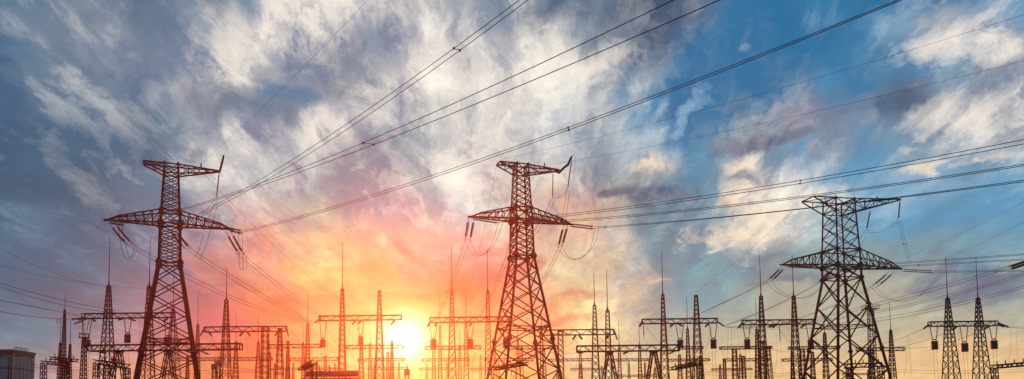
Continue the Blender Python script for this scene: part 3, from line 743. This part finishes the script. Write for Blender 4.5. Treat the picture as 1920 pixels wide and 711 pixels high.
# power transformer near the sun's foot
T = at(622, 711, 118); bx, by = T.x, 118
tr = empty('power_transformer', Vector((bx, by, 0)), 'large power transformer with pipe conservator and bushings at the bottom left of the sun', 'transformer')
zt = at(622, 704, 118).z
m = MB(); m.box((bx, by, zt / 2 - .1), 7.6, 3, zt - .7); m.box((bx, by, zt - .52), 8, 3.4, .16); m.build('tank', M['tank'], tr)
for s in (-1, 1):
    m = MB()
    for i in range(11): m.box((bx - 3.2 + .64 * i, by + s * 1.95, zt / 2), .12, .7, zt * .62)
    m.build('radiator', M['tank'], tr)
m = MB(); m.tube([(bx - 3.9, by + .6, zt + .25), (bx + 3.9, by + .6, zt + .25)], .45, 16)
for x in (-2.5, 2.5): m.bar((bx + x, by + .6, zt - .5), (bx + x, by + .6, zt), .2)
m.build('conservator', M['tank'], tr)
for i in range(3):
    pts, rr = string_mesh((bx - 2.6 + 1.3 * i, by - .9, zt - .4), (bx - 3.1 + 1.5 * i, by - 1.3, zt + 1.5), .17, .2, 0, .05); m = MB(); m.tube(pts, rr, 10); m.build('bushing', M['porc'], tr)
m = MB(); m.box((bx, by, .2), 9, 4.6, .4); m.build('plinth', M['gravel'], tr)
# instrument transformers on posts
for px, ytop, Y, lb in ((763, 694, 160, 'box shaped voltage transformer on a lattice post at the foot of the sun'), (402, 684, 170, 'small voltage transformer on a post right of the leftmost pylon leg'), (410, 678, 172, 'taller voltage transformer on a post beside the one spired mast')):
    Q = at(px, ytop, Y); r0 = empty('voltage_transformer', Vector((Q.x, Y, 0)), lb, 'transformer', 'voltage transformers')
    m = MB(); m.box((Q.x, Y, Q.z - .5), 1.0, 1.0, 1.0); m.box((Q.x, Y, Q.z + .04), 1.15, 1.15, .1); m.build('tank', M['tank'], r0)
    m = MB(); lattice_mast(m, Q.x, Y, 0, Q.z - 1.0, .4, .36, .1); m.build('post', M['steel'], r0)
    pts, rr = string_mesh((Q.x, Y, Q.z + .1), (Q.x, Y, Q.z + 1.2), .16, .18, 0, .02); m = MB(); m.tube(pts, rr, 8); m.build('bushing', M['porc'], r0)

# --------------------------------------------------------- glass building
c0 = at(23, 660, 190); zt = c0.z
bd = empty('office_building', Vector((c0.x, c0.y, 0)), 'blue-grey glass office block with a flat roof at the lower left corner', 'building')
dL = Vector((-.995, -.1, 0)); dR = Vector((-.1, .995, 0)); WL, WR = 20., 11.
cor = [Vector((c0.x, c0.y, 0)), Vector((c0.x, c0.y, 0)) + dR * WR, Vector((c0.x, c0.y, 0)) + dR * WR + dL * WL, Vector((c0.x, c0.y, 0)) + dL * WL]
m = MB(); n = 4; m.v = [c.copy() for c in cor] + [c + Vector((0, 0, zt)) for c in cor]
m.f = [(3, 2, 1, 0), (4, 5, 6, 7), (0, 1, 5, 4), (1, 2, 6, 5), (2, 3, 7, 6), (3, 0, 4, 7)]; m.build('wall', M['wall'], bd)
m = MB()
for i in range(4): m.bar(cor[i] + Vector((0, 0, zt + .3)), cor[(i + 1) % 4] + Vector((0, 0, zt + .3)), .5, .6)
m.build('roof', M['wall'], bd)
def facade(p, d, Wd, nrm, ncol, nfl=8):
    for f in range(nfl):
        z = 1.2 + f * (zt - 1.6) / nfl; h = (zt - 1.6) / nfl * .88
        for c in range(ncol):
            a = p + d * (Wd * (c + .1) / ncol) + nrm * .06; b = p + d * (Wd * (c + .9) / ncol) + nrm * .06
            m = MB(); m.v = [a + Vector((0, 0, z)), b + Vector((0, 0, z)), b + Vector((0, 0, z + h)), a + Vector((0, 0, z + h))]
            m.v += [v - nrm * .1 for v in m.v]; m.f = [(0, 1, 2, 3), (7, 6, 5, 4), (0, 4, 5, 1), (1, 5, 6, 2), (2, 6, 7, 3), (3, 7, 4, 0)]
            m.build('window', M['pane'], bd)
facade(cor[0], dL, WL, Vector((.1, -.995, 0)), 7, 5); facade(cor[0], dR, WR, Vector((.995, .1, 0)), 6, 5)
m = MB()
for i in range(9):
    q_ = cor[0].lerp(cor[1], .1 + .07 * i) + Vector((0, 0, zt + .6)); m.bar(q_, q_ + Vector((0, 0, .7)), .1)
m.bar(cor[0].lerp(cor[1], .1) + Vector((0, 0, zt + 1.3)), cor[0].lerp(cor[1], .66) + Vector((0, 0, zt + 1.3)), .08); m.build('roof_railing', M['paint'], bd)
# double-arm lamp in front of it
Q = at(17, 672, 140); sl = empty('street_lamp', Vector((Q.x, 140, 0)), 'double-armed street lamp in front of the glass building', 'street lamp')
m = MB(); m.tube([(Q.x, 140, 0), (Q.x, 140, Q.z + .2)], [.16, .1], 8); m.build('pole', M['paint'], sl)
for s in (-1, 1):
    m = MB(); m.tube([(Q.x, 140, Q.z), (Q.x + s * .8, 140, Q.z + .35), (Q.x + s * 1.5, 140, Q.z + .4)], .05, 6); a = m.build('arm', M['paint'], sl)
    m = MB(); m.box((Q.x + s * 1.75, 140, Q.z + .4), .7, .3, .14); m.build('lamp_head', M['paint'], a)

# ----------------------------------------------------------- ground, road
def sheet(name, x0, x1, y0, y1, z, m):
    me = bpy.data.meshes.new(name); me.from_pydata([(x0, y0, z), (x1, y0, z), (x1, y1, z), (x0, y1, z)], [], [(0, 1, 2, 3)]); me.materials.append(m)
    o = bpy.data.objects.new(name, me); col.objects.link(o); o['kind'] = 'structure'; return o
sheet('ground', -498, 498, -38, 398, 0, M['ground'])
sheet('gravel_yard', -130, 150, 146, 370, .004, M['gravel'])

# ------------------------------------------------------------------- haze
SUNP = (757, 636)
sd = (FW + RIGHT * ((SUNP[0] - 960) / F) - UP * ((SUNP[1] - PY) / F)).normalized()
hz = MB(); hz.box((0, 180, 25.5), 1000, 440, 53)
ho = hz.build('haze', bpy.data.materials.new('haze_air')); ho['kind'] = 'stuff'
hm = ho.data.materials[0]; hm.use_nodes = True; nt = hm.node_tree; nt.nodes.clear()
pv = nt.nodes.new('ShaderNodeVolumePrincipled'); out = nt.nodes.new('ShaderNodeOutputMaterial')
pv.inputs['Color'].default_value = (.95, .86, .8, 1); pv.inputs['Density'].default_value = HAZE = .00025
pv.inputs['Anisotropy'].default_value = .90
nt.links.new(pv.outputs[0], out.inputs['Volume'])
ho.visible_shadow = True

# -------------------------------------------------------------------- sky
def s2l(c): return tuple((x / 255 / 12.92) if x / 255 <= .04045 else ((x / 255 + .055) / 1.055) ** 2.4 for x in c)
# sky colours: red, green, blue, amount of fibre detail
PAL = [
    (84, 113, 138, 0.42),  # 0
    (62, 91, 122, 0.35),  # 1
    (108, 127, 148, 0.65),  # 2
    (150, 154, 164, 1),  # 3
    (203, 196, 194, 1),  # 4
    (232, 222, 212, 1),  # 5
    (54, 80, 108, 0.28),  # 6
    (54, 72, 98, 0.35),  # 7
    (34, 104, 150, 0.12),  # 8
    (62, 126, 168, 0.4),  # 9
    (108, 156, 188, 0.5),  # 10
    (98, 104, 130, 0.6),  # 11
    (140, 108, 135, 0.5),  # 12
    (200, 96, 108, 0.5),  # 13
    (230, 142, 120, 0.7),  # 14
    (245, 140, 86, 0.8),  # 15
    (238, 94, 64, 0.5),  # 16
    (255, 196, 116, 0.9),  # 17
    (255, 212, 126, 0.7),  # 18
    (220, 184, 140, 0.3),  # 19
    (120, 148, 160, 0.4),  # 20
    (234, 198, 158, 0.8),  # 21
    (172, 168, 150, 0.35),  # 22
    (176, 146, 152, 0.7),  # 23
    (235, 188, 132, 0.3),  # 24
    (88, 144, 180, 0.25),  # 25
    (120, 118, 132, 0.7),  # 26
]
# which of those colours the sky has, every 60 px across and down
GRID = [
    [0, 1, 0, 3, 1, 1, 2, 2, 6, 5, 5, 5, 4, 4, 3, 3, 2, 3, 6, 2, 7, 7, 2, 9, 8, 8, 9, 8, 8, 8, 8, 8, 10],
    [0, 2, 1, 3, 4, 1, 2, 4, 5, 5, 5, 4, 2, 4, 4, 3, 3, 4, 2, 6, 7, 7, 0, 8, 8, 8, 8, 8, 10, 2, 5, 9, 3],
    [1, 0, 3, 1, 3, 1, 3, 5, 4, 3, 3, 6, 1, 5, 5, 5, 5, 5, 5, 3, 0, 8, 8, 8, 8, 8, 8, 9, 9, 25, 2, 2, 3],
    [1, 2, 1, 1, 2, 1, 4, 6, 1, 1, 0, 5, 5, 4, 5, 3, 4, 5, 5, 5, 9, 8, 8, 8, 8, 2, 25, 8, 6, 2, 3, 2, 3],
    [6, 1, 2, 1, 3, 6, 2, 4, 5, 3, 4, 5, 2, 3, 2, 4, 5, 3, 25, 3, 25, 8, 8, 0, 0, 26, 26, 3, 6, 2, 3, 5, 3],
    [6, 6, 6, 1, 1, 1, 3, 4, 2, 5, 5, 26, 26, 2, 5, 5, 2, 4, 5, 3, 5, 25, 0, 5, 0, 25, 3, 25, 25, 4, 10, 25, 10],
    [6, 6, 6, 6, 26, 11, 2, 4, 4, 3, 2, 12, 23, 4, 5, 5, 21, 5, 21, 6, 6, 0, 10, 21, 5, 5, 10, 25, 25, 25, 25, 25, 25],
    [1, 0, 1, 6, 6, 26, 11, 12, 14, 21, 21, 23, 23, 3, 2, 4, 21, 23, 14, 21, 2, 11, 20, 5, 5, 4, 20, 10, 10, 25, 25, 25, 25],
    [1, 1, 1, 11, 11, 12, 12, 14, 14, 21, 17, 17, 17, 21, 21, 14, 14, 21, 21, 23, 20, 2, 20, 11, 11, 20, 20, 20, 20, 20, 20, 20, 20],
    [1, 6, 1, 11, 11, 12, 12, 13, 14, 15, 17, 17, 15, 16, 16, 16, 14, 21, 21, 21, 23, 20, 20, 20, 22, 22, 22, 22, 22, 11, 11, 11, 22],
    [0, 0, 26, 12, 23, 13, 13, 13, 16, 16, 15, 17, 18, 18, 17, 17, 15, 15, 17, 21, 22, 20, 20, 22, 22, 22, 22, 22, 22, 22, 22, 22, 22],
    [0, 2, 12, 23, 13, 13, 13, 16, 16, 15, 17, 17, 18, 18, 18, 17, 17, 15, 21, 19, 19, 19, 19, 19, 19, 19, 19, 19, 19, 19, 24, 19, 19],
    [23, 23, 23, 14, 21, 15, 15, 15, 16, 15, 17, 17, 17, 17, 17, 17, 17, 15, 21, 21, 24, 24, 24, 24, 24, 24, 24, 24, 24, 24, 24, 24, 24],
]
for i, g in enumerate(GRID): assert len(g) == 33, (i, len(g))
HZ = {}
def grid_col(px, py):
    gx = min(max(px / 60, 0), 31.999); gy = min(max(py / 60, 0), 11.999); i, j = int(gx), int(gy); fx, fy = gx - i, gy - j
    def C(i, j): c = PAL[GRID[j][i]]; return Vector((*s2l(c[:3]), c[3]))
    return (C(i, j) * (1 - fx) + C(i + 1, j) * fx) * (1 - fy) + (C(i, j + 1) * (1 - fx) + C(i + 1, j + 1) * fx) * fy
SUNC, SUNE = (1, .095, .022), 5.0
def air_light(d, K=None):
    "light the haze adds along this direction, so the sky behind can be the colour left over"
    path = min(50.3 / max(d.z, .01), 400 / max(d.y, .05), 900); g = .9; c = d.dot(sd)
    ph = (1 - g * g) / (4 * math.pi * (1 + g * g - 2 * g * c) ** 1.5)
    return [a * b * ph * SUNE * .00025 * path * .92 for a, b in zip(SUNC, (.95, .86, .8))]
def leftover(c, add):
    "smooth floor: what the sky itself must show once the haze has added its light"
    out = []
    for t in range(3):
        low = c[t] * .18; x = c[t] * 1.06 - add[t] - low; out.append(low + .5 * (x + math.sqrt(x * x + (.25 * c[t]) ** 2)))
    return out
def sky_pix(az, el):
    d = Vector((math.sin(az) * math.cos(el), math.cos(az) * math.cos(el), math.sin(el))); return pix(CAM + d * 100)

# -------------------------------------------------------------------- sun
L = bpy.data.lights.new('sun', 'SUN'); L.energy = SUNE; L.angle = R_(.5); L.color = SUNC
lo = bpy.data.objects.new('sun', L); col.objects.link(lo); lo.rotation_euler = (-sd).to_track_quat('-Z', 'Y').to_euler()

world = bpy.data.worlds.new('World'); sc.world = world; world.use_nodes = True
nt = world.node_tree; N = nt.nodes; Lk = nt.links; N.clear()
def val(x, inp):
    if isinstance(x, (int, float)): inp.default_value = x
    elif isinstance(x, tuple): inp.default_value = x
    else: Lk.new(x, inp)
def mth(op, a, b=None, c=None, clamp=False):
    n = N.new('ShaderNodeMath'); n.operation = op; n.use_clamp = clamp; val(a, n.inputs[0])
    if b is not None: val(b, n.inputs[1])
    if c is not None: val(c, n.inputs[2])
    return n.outputs[0]
def vm(op, a, b=None, sc_=None):
    n = N.new('ShaderNodeVectorMath'); n.operation = op; val(a, n.inputs[0])
    if b is not None: val(b, n.inputs[1])
    if sc_ is not None: val(sc_, n.inputs['Scale'])
    return n.outputs['Value'] if op in ('DOT_PRODUCT', 'LENGTH') else n.outputs[0]
def noise(v, scale, detail, rough=.55, dist=0., w=None):
    n = N.new('ShaderNodeTexNoise'); n.inputs['Scale'].default_value = scale; n.inputs['Detail'].default_value = detail; n.inputs['Roughness'].default_value = rough; n.inputs['Distortion'].default_value = dist
    Lk.new(v, n.inputs['Vector']); return n
def mrange(x, a, b, c=0., d=1., smooth=False):
    n = N.new('ShaderNodeMapRange'); n.interpolation_type = 'SMOOTHSTEP' if smooth else 'LINEAR'; n.clamp = True
    val(x, n.inputs[0])
    for i, t in enumerate((a, b, c, d)): n.inputs[i + 1].default_value = t
    return n.outputs[0]
def mix(f, a, b, mode='MIX'):
    n = N.new('ShaderNodeMix'); n.data_type = 'RGBA'; n.blend_type = mode; val(f, n.inputs[0]); val(a, n.inputs[6]); val(b, n.inputs[7]); return n.outputs[2]
tc = N.new('ShaderNodeTexCoord'); D = vm('NORMALIZE', tc.outputs['Generated'])
sx = N.new('ShaderNodeSeparateXYZ'); Lk.new(D, sx.inputs[0])
az = mth('ARCTAN2', sx.outputs[0], sx.outputs[1]); el = mth('ARCSINE', sx.outputs[2])
# cloud-deck coordinates (flatten towards the horizon)
den = mth('ADD', mth('ABSOLUTE', sx.outputs[2]), .16)
cb = N.new('ShaderNodeCombineXYZ'); val(mth('DIVIDE', sx.outputs[0], den), cb.inputs[0]); val(mth('DIVIDE', sx.outputs[1], den), cb.inputs[1]); cb.inputs[2].default_value = 3.1
deck = cb.outputs[0]
# wisp coordinates: stretched along the streets of cloud that fan out from the sunset
mp = N.new('ShaderNodeMapping'); Lk.new(deck, mp.inputs[0]); mp.inputs['Rotation'].default_value = (0, 0, R_(-18)); mp.inputs['Scale'].default_value = (1.15, .5, 1)
wisp = mp.outputs[0]
n1 = noise(wisp, 1.7, 4, .55, .6); n2 = noise(wisp, 5.5, 5, .6, .8); n3 = noise(D, 26, 5, .65, .9)
def cen(n): return vm('SUBTRACT', n.outputs['Color'], (.5, .5, .5))
wv = vm('ADD', vm('SCALE', cen(n1), sc_=.11), vm('ADD', vm('SCALE', cen(n2), sc_=.12), vm('SCALE', cen(n3), sc_=.06)))
ws = N.new('ShaderNodeSeparateXYZ'); Lk.new(wv, ws.inputs[0])
azw = mth('ADD', az, mth('MULTIPLY', ws.outputs[0], 1.0)); 
flat = mrange(el, 0., R_(22), .3, 1.)
elw = mth('ADD', el, mth('MULTIPLY', ws.outputs[1], mth('MULTIPLY', flat, .8)))
AZ0, AZ1 = R_(-33), R_(33); NC = 32
u = mrange(azw, AZ0, AZ1)
ELS = [R_(x) for x in (1.0, 3.2, 5.4, 7.6, 9.8, 12, 14.2, 16.4, 18.6, 20.8, 23, 25.2, 27.6)]
colr = None; alp = None
for j, e in enumerate(ELS):
    rp = N.new('ShaderNodeValToRGB'); Lk.new(u, rp.inputs[0]); rp.color_ramp.interpolation = 'LINEAR'
    es = rp.color_ramp.elements
    while len(es) > 1: es.remove(es[-1])
    for i in range(NC):
        p = i / (NC - 1); a_ = AZ0 + (AZ1 - AZ0) * p; c = grid_col(*sky_pix(a_, e))
        ad_ = air_light(Vector((math.sin(a_) * math.cos(e), math.cos(a_) * math.cos(e), math.sin(e))))
        c = leftover(c, ad_) + [c[3]]
        if i == 0: q_ = es[0]; q_.position = 0
        else: q_ = es.new(p)
        q_.color = tuple(c)
    if colr is None: colr, alp = rp.outputs[0], rp.outputs[1]
    else:
        f = mrange(elw, ELS[j - 1], e, smooth=True); colr = mix(f, colr, rp.outputs[0])
        n = N.new('ShaderNodeMix'); n.data_type = 'FLOAT'; val(f, n.inputs[0]); val(alp, n.inputs[2]); val(rp.outputs[1], n.inputs[3]); alp = n.outputs[0]
# cloud texture: bright fibres and blue-grey hollows
mp2 = N.new('ShaderNodeMapping'); Lk.new(deck, mp2.inputs[0]); mp2.inputs['Rotation'].default_value = (0, 0, R_(-20)); mp2.inputs['Scale'].default_value = (1.3, .27, 1)
wv2 = vm('ADD', mp2.outputs[0], vm('SCALE', wv, sc_=1.6))
fib = noise(wv2, 9.0, 9, .62, 0.); fib2 = noise(wisp, 3.0, 6, .6, .3); fib3 = noise(vm('ADD', D, vm('SCALE', wv, sc_=.35)), 15, 8, .60, 0.)
ft = mth('ADD', mth('MULTIPLY', fib.outputs['Fac'], .46), mth('ADD', mth('MULTIPLY', fib2.outputs['Fac'], .22), mth('MULTIPLY', fib3.outputs['Fac'], .32)))
# single clouds that stand out: dark flat ones and sunlit cream ones
def pix_dir(px, py):
    d = (FW + RIGHT * ((px - 960) / F) - UP * ((py - PY) / F)).normalized(); return math.atan2(d.x, d.y), math.asin(d.z)
rag = mth('SUBTRACT', mth('ADD', mth('MULTIPLY', fib3.outputs['Fac'], 2.6), mth('MULTIPLY', fib.outputs['Fac'], 2.2)), 2.4)
cbv = N.new('ShaderNodeCombineXYZ'); val(mth('ADD', az, mth('MULTIPLY', ws.outputs[0], .5)), cbv.inputs[0]); val(mth('ADD', el, mth('MULTIPLY', ws.outputs[1], .3)), cbv.inputs[1])
def cloud(px, py, rx, ry, rot, c, amt, soft=.55):
    global colr, alp
    a0, e0 = pix_dir(px, py)
    mp = N.new('ShaderNodeMapping'); mp.vector_type = 'TEXTURE'; Lk.new(cbv.outputs[0], mp.inputs[0])
    mp.inputs['Location'].default_value = (a0, e0, 0); mp.inputs['Rotation'].default_value = (0, 0, R_(rot)); mp.inputs['Scale'].default_value = (rx / F, ry / F, 1)
    f = mrange(mth('SUBTRACT', vm('LENGTH', mp.outputs[0]), rag), 1.15, 1.15 - soft * 1.4, 0, amt)
    ad_ = air_light(Vector((math.sin(a0) * math.cos(e0), math.cos(a0) * math.cos(e0), math.sin(e0)))); cl = s2l(c)
    colr = mix(f, colr, (*leftover(cl, ad_), 1))
    n = N.new('ShaderNodeMix'); n.data_type = 'FLOAT'; val(f, n.inputs[0]); val(alp, n.inputs[2]); n.inputs[3].default_value = .3; alp = n.outputs[0]
CRM, CRW, DK, DK2 = (236, 224, 212), (240, 216, 188), (74, 88, 114), (112, 110, 130)
for a in ((1250, 48, 120, 48, 20, DK, .75, .9), (1150, 75, 60, 36, 0, (96, 110, 136), .6, .9), (555, 172, 72, 20, 0, (78, 112, 146), .85), (735, 105, 55, 30, -25, (88, 114, 146), .7, .8),
          (480, 20, 30, 30, 0, (72, 112, 150), .7), (1205, 371, 60, 13, 0, DK, 1., .4), (1150, 368, 24, 13, 20, (66, 78, 100), .9), (1268, 380, 26, 8, 0, DK2, .7), (1425, 272, 80, 14, 5, (96, 98, 122), .95, .45), (1350, 276, 40, 9, 0, DK2, .7),
          (1510, 205, 62, 22, 14, (122, 122, 144), .85, .6), (1690, 205, 50, 28, 25, (72, 88, 116), .9, .6), (1640, 240, 36, 22, 0, (150, 148, 160), .6), (1480, 522, 70, 11, 0, (118, 110, 128), .7), (1820, 540, 70, 11, 3, (112, 114, 134), .65), (1740, 548, 40, 8, 0, (124, 122, 142), .6),
          (1385, 335, 34, 14, 0, (104, 110, 132), .8), (300, 200, 70, 34, -30, (72, 98, 130), .5, .9), (90, 400, 60, 18, 0, (104, 118, 140), .4, .9),
          (1368, 445, 96, 22, -4, CRW, .95, .8), (1440, 405, 70, 14, 12, CRW, .7, .8), (1375, 315, 34, 16, 0, CRW, .8), (1815, 222, 98, 34, 6, CRM, .9, .8), (1770, 78, 66, 24, 14, CRM, .85, .8), (1890, 90, 50, 24, 0, CRM, .8, .8), (1832, 300, 44, 9, 8, CRW, .7), (1735, 312, 24, 11, 0, CRW, .7),
          (1210, 312, 26, 22, 20, CRW, .85), (1120, 132, 60, 28, 20, CRM, .8, .8), (1020, 130, 60, 40, 30, CRM, .6, .9), (610, 225, 60, 28, 20, CRM, .8, .8), (690, 165, 50, 22, 25, CRM, .7, .8), (585, 60, 66, 34, 10, CRM, .6, .9), (445, 95, 40, 50, -20, CRM, .6, .9), (905, 255, 60, 18, 10, CRM, .7, .8),
          (1235, 210, 16, 34, -30, (190, 200, 212), .6), (1282, 215, 14, 40, -35, (150, 182, 206), .6), (1215, 522, 40, 8, 0, (232, 190, 160), .7), (1395, 100, 14, 7, 0, (130, 150, 176), .5), (1532, 283, 16, 15, 0, (160, 156, 168), .6), (1660, 20, 60, 12, 5, (96, 140, 176), .5),
          (830, 552, 120, 22, 14, (226, 78, 56), 1., .7), (960, 512, 80, 16, 18, (224, 98, 84), .9, .7), (1060, 560, 70, 10, 8, (226, 130, 110), .8, .7), (905, 470, 60, 12, 14, (222, 120, 112), .7, .8), (640, 560, 70, 9, -6, (240, 140, 92), .6, .8), (1010, 610, 70, 8, 4, (228, 128, 100), .7, .7), (880, 600, 60, 9, 6, (240, 130, 80), .6, .9), (500, 520, 60, 14, -20, (226, 120, 110), .6, .9), (700, 590, 60, 10, 5, (246, 160, 90), .5, .9), (660, 695, 90, 7, 0, (236, 150, 74), .7, .9), (860, 690, 100, 6, 0, (240, 160, 84), .7, .9), (800, 668, 70, 5, 0, (250, 190, 100), .6, .9), (900, 668, 60, 6, 4, (232, 120, 80), .5, .9), (110, 290, 110, 60, 0, (66, 90, 120), .6, .9), (250, 270, 70, 30, -20, (70, 92, 122), .5, .9), (430, 600, 70, 30, 0, (214, 92, 100), .5, .9), (560, 560, 70, 24, -20, (244, 150, 110), .4, .9)):
    cloud(*a)
high = mrange(el, R_(9), R_(15))
lit = mix(mth('MULTIPLY', high, .6), mix(1., colr, (1.5, 1.75, 1.6, 1), 'MULTIPLY'), (*s2l((246, 234, 222)), 1))
drk = mix(mth('MULTIPLY', high, .94), mix(1., colr, (.72, .46, .44, 1), 'MULTIPLY'), (*s2l((66, 106, 146)), 1))
hi = mth('MULTIPLY', mrange(ft, .505, .60), mth('MULTIPLY', alp, .9)); lo_ = mth('MULTIPLY', mrange(ft, .495, .40), mth('MULTIPLY', alp, .9))
colr = mix(hi, colr, lit); colr = mix(lo_, colr, drk)
# the sun itself and its aureole
cs = vm('DOT_PRODUCT', D, tuple(sd)); ang = mth('ARCCOSINE', mth('MINIMUM', cs, 1.0))
core = mth('POWER', mrange(ang, R_(3.6), R_(0)), 3.2)
aur = mth('POWER', mrange(ang, R_(5), R_(.5)), 2.4)
colr = mix(aur, colr, (1.1, .66, .25, 1)); colr = mix(core, colr, (3.0, 2.8, 2.1, 1))
# away from the sunset the sky turns to dusk blue
back_ = mrange(sx.outputs[1], -.25, .45); colr = mix(back_, (.10, .19, .27, 1), colr)
above = mrange(el, R_(30), R_(50)); colr = mix(above, colr, (.05, .11, .2, 1))
nish = N.new('ShaderNodeTexSky'); nish.sky_type = 'NISHITA'; nish.sun_disc = False
nish.sun_elevation = math.asin(sd.z); nish.sun_rotation = math.atan2(sd.x, sd.y)
bg1 = N.new('ShaderNodeBackground'); Lk.new(nish.outputs[0], bg1.inputs[0]); bg1.inputs[1].default_value = .05 * .12
bg2 = N.new('ShaderNodeBackground'); Lk.new(colr, bg2.inputs[0]); bg2.inputs[1].default_value = 1.0
ad = N.new('ShaderNodeAddShader'); Lk.new(bg1.outputs[0], ad.inputs[0]); Lk.new(bg2.outputs[0], ad.inputs[1])
ow = N.new('ShaderNodeOutputWorld'); Lk.new(ad.outputs[0], ow.inputs['Surface'])
world.cycles.sampling_method = 'MANUAL'; world.cycles.sample_map_resolution = 256

sc.view_settings.view_transform = 'Standard'; sc.view_settings.look = 'None'; sc.view_settings.exposure = 0; sc.view_settings.gamma = 1
sc.cycles.max_bounces = 4; sc.cycles.volume_bounces = 0; sc.cycles.use_adaptive_sampling = False

_long = [o['label'] for o in bpy.data.objects if 'label' in o and not 4 <= len(o['label'].replace('-', ' ').split()) <= 16]
